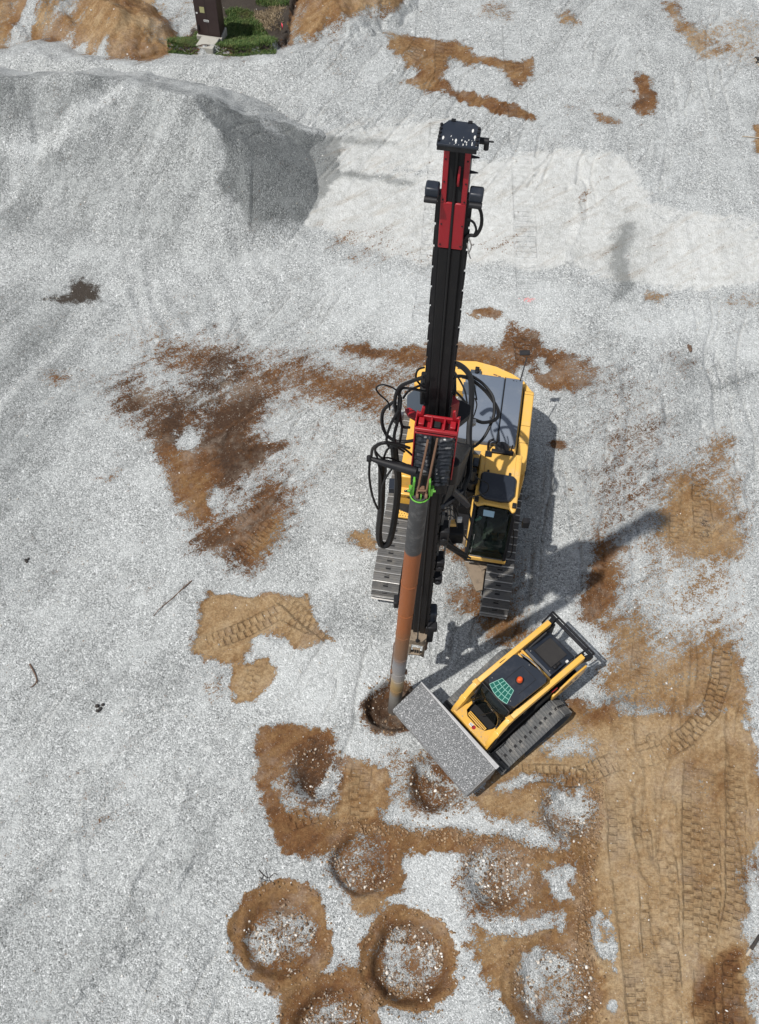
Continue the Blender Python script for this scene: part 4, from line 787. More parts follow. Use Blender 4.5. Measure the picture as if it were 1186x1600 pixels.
# ---- cab
x0, x1 = .33, 1.25; yr, yf = 0., -1.42; zt = 3.08
roof = MB().prism([(x0+.02, yr), (x1, yr), (x1, yf+.12), (x1-.02, yf-.02), (x1-.08, yf-.06), (x1-.16, yf+.03), (x0+.24, yf+.06), (x0+.10, yf+.00), (x0+.04, yf+.02), (x0, yf+.10)], zt-.08, zt).build('cab_roof', 'yellow2', rig, .035, 3)
MB().box(((x0+x1)/2, -.35, zt+.006), (.66, .56, .016)).build('roof_panel', 'yellow2', roof, .008)
for x in (x0+.07, x1-.07): MB().box((x, -.30, zt+.004), (.06, .5, .01)).cyl((x, -.13, zt), (x, -.13, zt+.02), .015, n=8).cyl((x, -.2, zt), (x, -.2, zt+.02), .015, n=8).build('roof_rail', 'yellow2', roof, .003)
MB().box((.80, -.02, zt+.03), (.48, .09, .07)).build('roof_light_bar', 'black', roof, .01)
MB().box((.50, -.12, zt+.03), (.14, .13, .06)).cyl((.52, -.06, zt+.03), (.54, .18, zt-.05), .008, n=6).build('roof_antenna', 'black', roof, .03)
ht = MB().prism([(.40, -.66), (.46, -.60), (1.10, -.62), (1.17, -.69), (1.17, -1.10), (1.08, -1.26), (.9, -1.29), (.56, -1.27), (.45, -1.20), (.40, -1.08)], zt-.02, zt+.10).build('roof_hatch', 'navy', roof, .05, 4)
for x in (.55, 1.02): MB().box((x, -.59, zt+.03), (.05, .12, .05)).build('hatch_hinge', 'black', ht, .008)
for x, y in ((x0+.05, -1.30), (x1-.06, -1.33)): MB().box((x, y, zt+.04), (.09, .11, .08)).build('work_light', 'black', roof, .015)
MB().box((x1-.08, -1.44, zt-.12), (.12, .05, .06)).build('corner_lamp', 'black', roof, .01)
# walls and pillars
MB().box(((x0+x1)/2, -.06, 2.2), (x1-x0, .08, 1.7)).build('cab_rear_wall', 'yellow2', rig, .02)
pl = MB(); top_ = (yf+.02, zt-.06); mid = (-1.70, 1.95); bot = (-1.74, 1.35)
for x in (x0+.035, x1-.035):
    pl.bar((x, *top_), (x, *mid), .07, .08); pl.bar((x, *mid), (x, *bot), .07, .08); pl.bar((x, -.85, zt-.05), (x, -.85, 1.4), .05, .07, (0, 1, 0))
    pl.bar((x, -.1, zt-.07), (x, yf, zt-.07), .06, .06)
pl.bar((x0, mid[0]-.01, mid[1]-.35), (x1, mid[0]-.01, mid[1]-.35), .05, .04); pl.build('cab_pillars', 'black', rig, .012)
ws = MB(); ws.add([(x0+.06, *top_), (x1-.06, *top_), (x1-.06, *mid), (x0+.06, *mid), (x0+.06, *bot), (x1-.06, *bot)], [(0, 1, 2, 3), (3, 2, 5, 4)])
wo = ws.build('windshield', 'glass', rig); sm_ = wo.modifiers.new('thick', 'SOLIDIFY'); sm_.thickness = .012
for x in (x0+.02, x1-.02): MB().box((x, -.75, 2.5), (.01, 1.25, .95)).build('side_window', 'glass', rig)
MB().box(((x0+x1)/2, -1.755, 1.30), (x1-x0+.02, .06, .14)).build('cab_front_sill', 'yellow2', rig, .015)
MB().box((x1-.012, -.8, 1.72), (.05, 1.5, .75)).box((x0+.012, -.8, 1.72), (.05, 1.5, .75)).build('cab_door', 'yellow2', rig, .015)
MB().bar((.42, -1.76, 1.40), (1.16, -1.77, 1.40), .02, .02).bar((.45, -1.745, 1.52), (.46, -1.66, 2.2), .018, .018).build('wiper', 'steel', rig)
MB().box(((x0+x1)/2, -.9, 1.22), (x1-x0-.08, 1.6, .06)).build('cab_floor', 'floor', rig)
se = MB(); se.box((.82, -.58, 1.72), (.50, .50, .16)); se.box((.82, -.32, 2.1), (.48, .14, .68), (.12, 0, 0)); se.box((.82, -.6, 1.45), (.3, .35, .45)); se.build('operator_seat', 'seat', rig, .05, 3)
for x in (.50, 1.12): MB().box((x, -.72, 1.62), (.13, .55, .42)).cyl((x, -.95, 1.8), (x, -.98, 2.02), .02, n=8).build('control_console', 'black', rig, .02)
MB().box((1.08, -1.35, 1.75), (.16, .08, .22)).build('monitor', 'black', rig, .01)
MB().bar((.76, -1.28, 1.27), (.76, -1.35, 1.75), .03, .03).bar((.86, -1.28, 1.27), (.86, -1.35, 1.75), .03, .03).box((.74, -1.36, 1.3), (.1, .2, .04)).box((.89, -1.36, 1.3), (.1, .2, .04)).build('travel_pedals', 'steeld', rig, .005)
MB().box((.95, -1.35, 1.26), (.4, .5, .02)).build('floor_mat', 'floor', rig)
MB().add([(.56, -1.462, 3.00), (.80, -1.462, 2.98), (.80, -1.507, 2.80), (.57, -1.507, 2.82)], [(0, 1, 2, 3)]).build('paper_sheet', 'paper', rig)
MB().box((.50, -1.1, 1.9), (.14, .06, .03), (0, 0, .5)).box((.55, -1.05, 1.92), (.08, .05, .03), (0, 0, -.4)).build('cloth_rag', 'teal', rig, .01)
MB().cyl((x1, -1.30, 2.5), (1.46, -1.30, 2.42), .013, n=8).box((1.53, -1.30, 2.40), (.15, .12, .26), (0, 0, .1)).build('cab_mirror', 'black', rig, .03, 3)
MB().tube([(1.28, -1.0, 1.7), (1.36, -1.2, 1.6), (1.36, -1.65, 1.5), (1.28, -1.75, 1.5)], .013).build('cab_handrail', 'black', rig)

# ---- boom, stick and mast cradle
bm = MB()
bp = [(-.12, .35, 1.9), (-.14, -.4, 3.1), (-.18, -1.0, 4.3), (-.25, -1.7, 5.2), (-.4, -2.6, 6.0), (-.52, -3.1, 6.5)]
for a, b_ in zip(bp[:-1], bp[1:]): bm.bar(a, (Vector(b_)+(Vector(b_)-Vector(a))*.03), .60, .66)
bm.build('boom', 'blackm', rig, .03)
for x in (-.52, .26): MB().cyl((x, -.1, 1.5), (x-.02, -1.0, 3.4), .11).cyl((x-.02, -1.0, 3.4), (x-.04, -1.45, 4.5), .05).build('boom_cylinder', 'blackm', rig, .005)
MB().prism([(-.62, -.6), (.42, -.6), (.42, .5), (-.62, .5)], 1.16, 2.2).build('boom_foot', 'blackm', rig, .03)
def WB(nm, mat, c, d, rot=None, bv=.008, par=None):
    e = Euler(rot or (0, 0, 0)).to_matrix(); mt = Matrix.Rotation(-RIG_A, 3, 'Z') @ e
    return MB().box(RI @ Vector(c), d, mt).build(nm, mat, par or rig, bv)
# boom head to the mast: spread plates seen each side of the mast
ph = Matrix.Rotation(-RIG_A, 4, 'Z')
def WM(mb):      # world-coordinate mesh into rig space
    mb.v = [tuple(RI @ Vector(v)) for v in mb.v]; return mb
MX = lambda z: .90-.19*(z-2)/12.9
WM(MB().prism([(0.358,8.804,9.8)[:2], (0.45,8.898,9.8)[:2], (0.694,8.929,9.8)[:2], (0.694,8.452,9.8)[:2], (0.49,8.468,9.8)[:2], (0.36,8.599,9.8)[:2]], 9.72, 9.84)).build('mast_bracket_wing', 'greyd', rig, .01)
WM(MB().prism([(0.924,8.943,9.6)[:2], (1.179,8.881,9.6)[:2], (1.31,8.793,9.6)[:2], (1.288,8.632,9.6)[:2], (1.097,8.445,9.6)[:2], (0.919,8.417,9.6)[:2]], 9.5, 9.64)).build('mast_bracket_wing', 'black', rig, .01)
WM(MB().bar((.75, 8.9, 7.4), (.8, 8.8, 10.2), .5, .34, (0, 1, 0)).bar((.95, 9.3, 6.4), (.75, 8.8, 8.0), .44, .5)).build('mast_cradle', 'blackm', rig, .02)
WM(MB().prism([(.96, 8.75), (1.10, 8.52), (.96, 8.45)], 9.75, 10.1)).build('red_gusset', 'red', rig, .01)
WM(MB().prism([(0.32,8.505,9.9)[:2], (0.393,8.53,9.9)[:2], (0.541,8.423,9.9)[:2], (0.505,8.311,9.9)[:2], (0.376,8.395,9.9)[:2]], 9.86, 9.93)).build('red_gusset', 'red', rig, .01)

YW = Matrix.Translation((.80, 8.4, 0)) @ Matrix.Rotation(RIG_A, 4, 'Z') @ Matrix.Translation((-.80, -8.4, 0))
def WR(mb):      # the mast and its carriage face the same way as the rig
    mb.v = [tuple(RI @ (YW @ Vector(v))) for v in mb.v]; return mb
# ---- mast
def mast_bar(nm, mat, dx, dy, wx, wy, z0, z1, bv=.006, par=None):
    dx *= .9; a = Vector((MX(z0)+dx, 8.4+dy, z0)); b_ = Vector((MX(z1)+dx, 8.4+dy, z1))
    return WR(MB().bar(a, b_, wx*.9, wy, (0, 1, 0))).build(nm, mat, par or rig, bv)
mast = mast_bar('mast', 'blackm', 0, .10, .30, .34, 2.0, 14.5, .01)
mast_bar('mast_front_rail', 'blackm', -.075, -.09, .115, .05, 2.2, 13.36, .006, mast)
mast_bar('mast_front_rail', 'blackm', .075, -.09, .115, .05, 2.2, 13.36, .006, mast)
mast_bar('mast_side_rail', 'black', -.175, -.02, .05, .10, 2.2, 14.1, .004, mast)
mast_bar('mast_side_rail', 'black', .175, -.02, .05, .10, 2.2, 14.1, .004, mast)
tk = MB()
for s in (-1, 1):
    z = 2.6
    while z < 13.9: tk.box((MX(z)+s*.186, 8.36, z), (.025, .05, .26)); z += .34
WR(tk).build('mast_rack_teeth', 'blackm', mast, .003)
MB()
WR(MB().tube([(MX(z), 8.275, z) for z in (4.0, 9, 12, 14.9)], .016, 8)).build('feed_cable', 'rubber', rig)
for s in (-1, 1):
    mast_bar('red_mast_cover', 'red', s*.082, -.115, .145, .03, 13.38, 14.06, .012, mast)
    mast_bar('red_mast_cover', 'red', s*.122, -.115, .066, .03, 14.06, 14.86, .006, mast)
mast_bar('sheave_slot', 'void', 0, -.10, .178, .02, 14.06, 14.86, 0, mast)
bo = MB()
for z in (13.44, 13.75, 14.1, 14.35, 14.65):
    for s in (-1, 1): bo.cyl((MX(z)+s*.115, 8.27, z), (MX(z)+s*.115, 8.262, z), .011, n=8)
WR(bo).build('cover_bolts', 'black', mast)
shv = MB(); zc = 14.42
for x in (.035,):
    shv.cyl((MX(zc)+x-.012, 8.42, zc), (MX(zc)+x+.012, 8.42, zc), .19, n=32)
WR(shv).build('head_sheave', 'red', mast, .004)
zp = 14.93
pl_ = WR(MB().prism([(MX(zp)-.205, 8.12), (MX(zp)-.19, 8.39), (MX(zp)-.12, 8.48), (MX(zp)+.13, 8.48), (MX(zp)+.21, 8.40), (MX(zp)+.215, 8.12)], zp, zp+.03)).build('mast_head_plate', 'navy', rig, .005)
bo = MB()
for i in range(5):
    for s in (-1, 1): bo.cyl((MX(zp)+s*.19, 8.16+.058*i, zp+.02), (MX(zp)+s*.19, 8.16+.058*i, zp+.05), .016, n=6)
for x in (-.08, .09): bo.box((MX(zp)+x, 8.475, zp+.02), (.045, .03, .05))
WR(bo).build('head_plate_bolts', 'black', pl_)
sp_ = MB(); rg = random.Random(3)
for i in range(26):
    x = rg.uniform(-.19, .2); y = 8.13+abs(rg.gauss(0, .06)); r_ = rg.uniform(.003, .009); c = (MX(zp)+x, y)
    if i < 4: r_ = .016; c = (MX(zp)+(-.15, -.02, .13, .16)[i], (8.21, 8.19, 8.36, 8.27)[i])
    sp_.prism([(c[0]+r_*math.cos(a)*(.7), c[1]+r_*1.8*math.sin(a)) for a in (0, 1, 2, 3, 4, 5)], zp+.0305, zp+.033)
WR(sp_).build('bird_dropping_spots', 'white', pl_)
fl = WR(MB().box((MX(zp), 8.13, zp-.02), (.40, .02, .06))).build('head_plate_flange', 'black', pl_, .004)
for s in (-1, 1):
    q = WR(MB().box((MX(14.22)+s*.235, 8.28, 14.22), (.15, .14, .12))).build('mast_guide_shoe', 'navy', rig, .02)
    WR(MB().cyl((MX(14.14)+s*.17, 8.20, 14.14), (MX(14.14)+s*.31, 8.20, 14.14), .035)).build('guide_roller', 'black', q, .004)
v = MB(); v.cyl((MX(14.82)+.13, 8.40, 14.82), (MX(14.82)+.30, 8.40, 14.82), .035, n=12); v.cyl((MX(14.82)+.28, 8.40, 14.72), (MX(14.82)+.28, 8.40, 14.82), .028, n=12); v.cyl((MX(14.82)+.30, 8.40, 14.822), (MX(14.82)+.35, 8.40, 14.822), .01, n=8)
WR(v).build('sheave_tension_screw', 'black', rig, .003)
for z in (14.42, 14.62): WR(MB().cyl((MX(z)+.13, 8.38, z), (MX(z)+.225, 8.38, z), .022, .008, n=8)).build('grease_nipple', 'black', mast)
WR(MB().tube([(MX(14.1)+.20, 8.3, 14.12), (1.02, 8.3, 13.98), (1.05, 8.28, 13.8), (1.01, 8.28, 13.64), (.94, 8.3, 13.60), (.88, 8.32, 13.52)], .02)).build('mast_top_hose', 'rubber', rig)
WR(MB().tube([(MX(13.8)+.16, 8.3, 13.84), (.96, 8.3, 13.80), (1.0, 8.28, 13.72), (.99, 8.28, 13.64)], .014)).build('mast_top_hose', 'rubber', rig)
WR(MB().tube([(.93, 8.28, 13.58), (.97, 8.22, 13.52), (.95, 8.2, 13.42)], .008, 5).tube([(.93, 8.28, 13.56), (.98, 8.2, 13.56), (1.0, 8.2, 13.58)], .007, 5).tube([(.92, 8.28, 13.5), (.95, 8.2, 13.44), (.98, 8.2, 13.35)], .007, 5)).build('frayed_strap', 'steel', rig)

# ---- feed carriage (red frame, bellows, push rods, green jaws)
zc = 9.78
MT['vinyl'] = paint('black_vinyl', (.010, .012, .016), .3, dirt=.3, dirtcol=(.06, .06, .065), scale=9)
cr_ = MB(); cx = .82
yF = 7.92
for s in (-1, 1): cr_.box((cx+s*.295, yF+.10, zc-.08), (.022, .26, 1.30))
cr_.box((cx, yF-.03, zc+.50), (.60, .05, .06)); cr_.box((cx, yF+.17, zc+.50), (.60, .04, .12)); cr_.box((cx, yF+.07, zc+.40), (.58, .22, .04))
for x in (-.08, .10): cr_.box((cx+x, yF+.07, zc+.5), (.03, .2, .12))
for s in (-1, 1): cr_.prism([(cx+s*.30, zc+.52), (cx+s*.29, zc+.62), (cx+s*.25, zc+.60), (cx+s*.23, zc+.76), (cx+s*.19, zc+.74), (cx+s*.20, zc+.52)], yF+.15, yF+.19, 'y'); cr_.box((cx+s*.22, yF+.08, zc+.50), (.08, .12, .10))
carr = WR(cr_).build('feed_carriage', 'red', rig, .012)
WR(MB().box((cx-.2, yF+.1, zc+.44), (.07, .1, .06)).box((cx+.2, yF+.1, zc+.44), (.07, .1, .06)).box((cx, yF+.1, zc+.45), (.1, .1, .06))).build('carriage_recess', 'void', carr)
rg = random.Random(8)
for s in (-1, 1):
    be = MB(); nr_, nc_ = 27, 7; vs = []
    for i in range(nr_):
        for j in range(nc_):
            u = j/(nc_-1); x = cx+s*(.045+.225*u); z = zc+.40-1.28*i/(nr_-1)
            amp = .075*(1-.55*u) if i % 2 else 0
            vs.append((x, yF-.01-amp-.02*rg.random(), z+(.035*(u-.4)*(1 if i % 4 < 2 else -1))+.014*rg.uniform(-1, 1)))
    be.add(vs, [(i*nc_+j, i*nc_+j+1, (i+1)*nc_+j+1, (i+1)*nc_+j) for i in range(nr_-1) for j in range(nc_-1)])
    o_ = WR(be).build('protective_bellows', 'vinyl', rig, 0, 2, 12); md = o_.modifiers.new('t', 'SOLIDIFY'); md.thickness = .012
WR(MB().box((cx-.155, yF+.07, zc-.22), (.235, .12, 1.25)).box((cx+.155, yF+.07, zc-.22), (.235, .12, 1.25))).build('carriage_body', 'black', rig, .01)
WR(MB().box((cx, yF+.02, zc-.2), (.09, .1, 1.3))).build('bellows_gap', 'void', rig)
WR(MB().box((cx, yF+.1, zc-.95), (.5, .34, .32)).cyl((cx-.1, yF-.02, zc-.55), (cx-.1, yF-.02, zc-1.0), .1).cyl((cx+.3, yF+.1, zc-.4), (cx+.3, yF+.1, zc-.95), .09)).build('rotary_drive', 'blackm', rig, .02)
# casing top (world): .587,7.63,9.0
for dx in (-.055, .075):
    WM(MB().bar((0.657,7.896,10.12) if dx < 0 else (0.782,7.889,10.12), (.60+dx, 7.60, 9.10), .030, .05).cyl((.60+dx-.02, 7.58, 9.05), (.60+dx+.02, 7.58, 9.05), .05)).build('lifting_link', 'rust', rig, .006)
WM(MB().bar((.545, 7.59, 9.17), (.675, 7.59, 9.17), .03, .03).box((.61, 7.63, 9.12), (.075, .06, .16))).build('link_block', 'rust', rig, .008)
jw = MB()
for s, x in ((-1, .47), (1, .735)):
    jw.bar((x-.02*s, 7.64, 9.40), (x-.01*s, 7.64, 8.98), .028, .09, (0, 1, 0)); jw.bar((x+.03*s, 7.64, 9.18), (x+.01*s, 7.64, 9.0), .045, .08, (0, 1, 0)); jw.cyl((x+.03*s, 7.58, 9.18), (x+.075*s, 7.58, 9.18), .018, n=10)
jw.box((.60, 7.56, 9.03), (.02, .05, .12))
jw.tube([(.587+.143*math.cos(R(a)), 7.63+.143*math.sin(R(a)), 9.005) for a in range(190, 356, 15)], .013, 6)
WM(jw).build('green_casing_jaws', 'green', rig, .006)

# ---- lower mast fittings
WR(MB().box((MX(2.2), 8.30, 2.15), (.36, .5, .12)).box((MX(2)-.14, 8.12, 1.85), (.05, .24, .5)).box((MX(2)+.15, 8.12, 1.85), (.05, .24, .5)).box((MX(2), 8.05, 1.68), (.32, .1, .14), (.3, 0, 0))).build('mast_foot', 'mud', rig, .012)
WR(MB().box((MX(2), 8.02, 1.92), (.16, .05, .16)).box((MX(2.4), 8.03, 2.36), (.30, .04, .14))).build('foot_plate', 'mud', rig, .01)
g = MB()
for x in (-.07, -.02, .03): g.box((MX(2)+x, 7.99, 1.92), (.02, .03, .14))
WR(g).build('foot_grille', 'void', rig)
WM(MB().cyl((MX(2.5)-.05, 7.99, 2.5), (MX(3)-.05, 8.22, 4.6), .014, n=8).lathe((MX(2.5)-.05, 7.99, 2.42), [(.02, 0), (.04, .03), (.04, .07), (.02, .1)], 12)).build('cable_anchor', 'black', rig)
cl = WM(MB().box((1.10, 8.45, 2.75), (.24, .26, .62)).box((.97, 8.45, 2.8), (.1, .18, .2))).build('clamp_cylinder', 'navy', rig, .04)
WM(MB().box((1.10, 8.33, 2.15), (.18, .18, .75)).box((1.14, 8.25, 2.6), (.20, .16, .2))).build('clamp_arm', 'black', rig, .02)
WM(MB().cyl((1.10, 8.33, 1.9), (1.06, 8.33, 1.25), .035).cyl((1.06, 8.33, 1.28), (1.06, 8.33, 1.2), .05).box((1.0, 8.3, 2.2), (.03, .06, .5))).build('clamp_rod', 'rust', rig, .004)
for z, d in ((6.3, .5), (5.2, .36), (4.6, .2)): WM(MB().box((1.13, 8.45, z), (.16, .26, d)).cyl((1.13, 8.31, z), (1.13, 8.27, z), .06)).build('mast_side_bracket', 'black', rig, .02)
WM(MB().bar((1.08, 8.5, 6.9), (1.05, 8.5, 4.4), .05, .08, (0, 1, 0)).bar((1.2, 8.45, 6.8), (1.18, 8.45, 4.4), .03, .05, (0, 1, 0))).build('mast_side_guide', 'steeld', rig, .006)
WM(MB().box((.38, 8.5, 3.25), (.10, .2, .24)).bar((.38, 8.5, 3.2), (.80, 8.45, 3.2), .08, .08)).build('casing_guide', 'black', rig, .02)

# ---- hose arm and hoses
arm = WM(MB().tube([(-.16, 8.04, 9.3), (.05, 7.99, 9.27), (.52, 7.9, 9.2)], (.03, .085), 12, True, False).cyl((-.17, 8.0, 9.3), (-.17, 8.08, 9.3), .04)).build('hose_arm', 'black', rig, .004)
H_ = lambda P, r, nm='hydraulic_hose', mat='rubber': WM(MB().tube(P, r, 7)).build(nm, mat, rig)
for r_, nm, P_ in (
    (0.06, 'hose_bundle', [(0.019,8.171,9),(0.028,8.22,7.6),(-0.002,8.394,6.4),(0.026,8.432,5.9),(0.118,8.435,5.8),(0.205,8.461,6),(0.271,8.502,6.9),(0.283,8.47,8),(0.209,8.256,9),(0.178,8.093,9.6)]),
    (0.0192, 'hydraulic_hose', [(-0.161,8.043,9.3),(-0.168,8.029,8.8),(-0.116,8.045,8.2),(-0.032,8.158,7.6)]),
    (0.0192, 'hydraulic_hose', [(-0.048,8.025,9.3),(0.017,8.099,8.6),(0.025,8.108,8),(0.01,8.157,7.5)]),
    (0.0168, 'hydraulic_hose', [(0.045,8.05,9.3),(0.079,8.027,9),(0.056,8.101,8.6),(0.032,8.108,8.2)]),
    (0.0168, 'hydraulic_hose', [(0.162,7.928,9.2),(0.074,8.003,8.8),(0.03,8.048,8.4),(0.031,8.101,7.6)]),
    (0.0168, 'hydraulic_hose', [(-0.049,8.047,9.3),(-0.087,7.933,9.7),(-0.007,7.837,10),(0.145,7.842,10),(0.312,7.913,9.8),(0.46,7.98,9.5)]),
    (0.0216, 'hydraulic_hose', [(-0.143,8.066,9.3),(-0.114,7.9,9.8),(0.01,7.794,10.1),(0.198,7.854,10),(0.402,7.916,9.8)]),
    (0.0168, 'hydraulic_hose', [(0.045,8.072,9.3),(0.086,7.938,9.7),(0.175,7.941,9.8),(0.336,7.978,9.6)]),
    (0.0144, 'hydraulic_hose', [(-0.088,7.986,9.6),(0.007,7.996,9.4),(0.139,8.053,9.3),(0.425,7.991,9.2)]),
    (0.0192, 'hydraulic_hose', [(0.122,7.972,9.7),(0.072,8.002,9.9),(0.136,8.072,10.2),(0.236,8.151,10.4)]),
    (0.024, 'hydraulic_hose', [(0.204,8.007,9.7),(0.18,8.06,9.9),(0.225,8.128,10.2),(0.25,8.242,10.5),(0.209,8.257,10.7),(0.289,8.218,10.9),(0.531,8.108,11.2)]),
    (0.0264, 'hydraulic_hose', [(0.167,8.421,10.2),(0.026,8.495,9.9),(0.003,8.478,9.6),(0.064,8.411,9.4),(0.19,8.368,9.3),(0.342,8.35,9.3),(0.494,8.378,9.3)]),
    (0.012, 'hydraulic_hose', [(0.106,8.287,10.2),(0.075,8.275,10.4),(-0.051,8.267,10.6),(-0.087,8.216,10.8),(-0.01,8.198,10.9),(0.12,8.234,10.8),(0.209,8.235,10.7)]),
    (0.0264, 'hydraulic_hose', [(0.208,8.251,10.1),(0.171,8.239,10.5),(0.232,8.237,10.8),(0.396,8.2,11),(0.556,8.129,11.2)]),
    (0.0192, 'hydraulic_hose', [(0.221,8.221,10.3),(0.243,8.258,10.7),(0.361,8.22,10.8),(0.582,8.247,10.7)]),
    (0.0168, 'hydraulic_hose', [(0.287,8.347,10.4),(0.368,8.335,10.6),(0.546,8.227,10.9)]),
    (0.0144, 'hydraulic_hose', [(0.534,8.198,11.3),(0.455,8.23,11.2),(0.439,8.255,11),(0.499,8.299,10.8),(0.573,8.311,10.7)]),
    (0.0216, 'hydraulic_hose', [(0.24,8.292,10.2),(0.289,8.295,9.8),(0.403,8.333,9.7)]),
    (0.0168, 'hydraulic_hose', [(0.269,8.151,9.6),(0.287,8.194,9.9),(0.224,8.183,10.2)]),
    (0.06, 'hose_bundle', [(1.193,12.867,5.2),(1.404,13.005,5.2),(1.593,12.76,5.4),(1.746,12.417,5.5),(1.751,11.875,5.6),(1.716,11.417,5.6),(1.703,11.103,5.4),(1.727,10.789,5.2),(1.726,10.473,5),(1.626,10.226,4.8),(1.623,10.037,4.5)]),
    (0.036, 'hose_bundle', [(1.29,12.327,5.6),(1.58,12.443,5.5),(1.855,12.458,5.3),(2.131,12.327,5.1),(2.339,12.009,5),(2.292,11.773,5),(2.021,11.618,5.1),(1.784,11.55,5.3),(1.466,11.334,5.6),(1.247,10.862,6)]),
    (0.0312, 'hydraulic_hose', [(1.796,12.526,5.4),(2.034,12.49,5.2),(2.232,12.251,5.1),(2.259,11.928,5),(2.184,11.682,4.9),(2.046,11.436,4.8),(1.848,11.23,4.8),(1.608,11.128,4.9),(1.465,11.144,5.1),(1.45,11.161,5.3)]),
    (0.024, 'hydraulic_hose', [(1.272,11.945,5.8),(1.475,11.943,5.6),(1.654,11.861,5.4),(1.759,11.773,5.2)]),
    (0.0192, 'hydraulic_hose', [(1.36,12.769,5.4),(1.521,12.56,5.3),(1.654,12.319,5.2),(1.7,12.004,5.2)]),
    (0.0192, 'hydraulic_hose', [(1.401,12.793,5.2),(1.304,12.319,5.4),(1.461,12.004,5.3),(1.735,11.849,5.2)]),
    (0.0168, 'hydraulic_hose', [(1.502,12.725,5.4),(1.695,12.65,5.4),(1.828,12.41,5.3),(1.906,12.161,5.1)]),
    (0.0144, 'hydraulic_hose', [(1.901,12.424,4.8),(1.948,12.336,4.7),(1.904,12.126,4.7),(1.837,11.896,4.8)]),
    (0.0144, 'hydraulic_hose', [(1.829,11.167,4),(2.056,11.154,3.7),(2.252,11.096,3.6),(2.246,10.967,3.5),(2.057,10.81,3.6),(1.849,10.641,3.8),(1.71,10.445,4)]),
    (0.0264, 'hydraulic_hose', [(1.717,10.937,5.2),(1.676,10.68,4.9),(1.579,10.444,4.8),(1.558,10.138,4.7)]),
    (0.0216, 'hydraulic_hose', [(1.714,10.391,4.4),(1.773,10.327,4),(1.894,10.236,3.5),(1.966,10.205,3)]),
    (0.0192, 'hydraulic_hose', [(1.634,10.241,4.4),(1.576,10.172,4),(1.714,10.059,3.4),(1.941,10.081,2.8)]),
    (0.024, 'hydraulic_hose', [(1.614,9.727,3.6),(1.467,9.545,3.8),(1.361,9.446,4.2),(1.207,9.189,4.6)]),
    (0.0192, 'hydraulic_hose', [(1.132,9.509,5.4),(1.268,9.697,5.2),(1.446,9.861,4.8),(1.543,9.804,4.5)]),
    (0.0144, 'hydraulic_hose', [(1.169,9.485,5.2),(1.306,9.672,5),(1.461,9.831,4.6),(1.5,9.729,4.4)]),
    (0.012, 'hydraulic_hose', [(1.231,9.432,5),(1.357,9.645,4.8),(1.484,9.661,4.6),(1.523,9.586,4.4)]),
    (0.0216, 'hydraulic_hose', [(1.374,9.366,4),(1.559,9.477,3.6),(1.75,9.628,3.2),(1.954,9.849,2.6)]),
    ): H_(P_, r_, nm)

vb = WM(MB().box((0.188,8.36,10.1), (.10, .10, .12)).box((0.221,8.379,10.2), (.07, .08, .1)).box((0.155,8.341,10), (.04, .12, .05)).box((0.282,8.323,10), (.05, .06, .14))).build('valve_block', 'bright', rig, .006)
WM(MB().cyl((0.202,8.367,9.9), (0.209,8.507,9.6), .045, n=14)).build('accumulator', 'black', rig, .01)
WM(MB().box((1.782,11.474,5.3), (.14, .10, .10)).box((1.779,11.496,5.2), (.1, .04, .12))).build('work_lamp', 'bright', rig, .01)
WM(MB().box((1.42,9.752,4.3), (.16, .12, .1)).cyl((1.331,9.735,4.3), (1.533,9.713,4.3), .04, n=10)).build('hose_swivel', 'yellow', rig, .008)
WM(MB().box((1.576,9.774,4.4), (.09, .06, .16))).build('grease_canister', 'white', rig, .01)
WM(MB().box((1.514,9.755,3.9), (.36, .3, .4)).box((1.195,9.43,4.8), (.22, .3, .5)).bar((1.22,9.294,4.4), (1.84,9.774,2.8), .12, .12)).build('boom_tool_mount', 'blackm', rig, .03)
WM(MB().bar((1.265,9.811,5.6), (1.69,10.054,4.6), .26, .10).bar((1.156,9.509,5.4), (1.575,10.181,4.8), .12, .1)).build('hose_tray', 'navy', rig, .015)
pq = MB()
for i, (a, b) in enumerate((((1.258,9.741,5), (1.317,9.711,4.5)), ((1.326,9.772,4.9), (1.374,9.725,4.4)), ((1.388,9.802,4.9), (1.438,9.77,4.4)))): pq.cyl(a, b, .018, n=8)
WM(pq).build('pipe_fittings', 'bright', rig)
# protective wrap on the hoses falling beside the track
# ------------------------------------------------------------------ casing, held by the rig and standing in the newest pit
cs = MB(); A_, B_ = Vector((.445, 7.47, -.45)), Vector((.587, 7.63, 9.0)); nseg = 30
cs.tube([A_.lerp(B_, i/nseg) for i in range(nseg+1)], .14, 32, False, False)
cs.tube([B_, A_.lerp(B_, .985)], .118, 32, True, False)
for z in (1.05, 1.62, 2.0, 2.8, 3.9, 4.9, 6.1): p = A_.lerp(B_, (z+.45)/9.45); d_ = (B_-A_).normalized(); cs.cyl(p-d_*.012, p+d_*.012, .146, n=32)
cso = cs.build('drill_casing', 'casing', None)
tag(cso, 'long rust-orange and grey steel casing pipe standing in a freshly bored pit', 'pipe')
MB().box(A_.lerp(B_, .258)+Vector((-.15, -.02, 0)), (.05, .08, .1)).box(A_.lerp(B_, .258)+Vector((.15, -.02, 0)), (.05, .08, .1)).cyl(A_.lerp(B_, .20)+Vector((-.155, .0, 0)), A_.lerp(B_, .40)+Vector((-.15, .05, 0)), .012, n=6).build('casing_collar_lugs', 'rust', cso, .008)

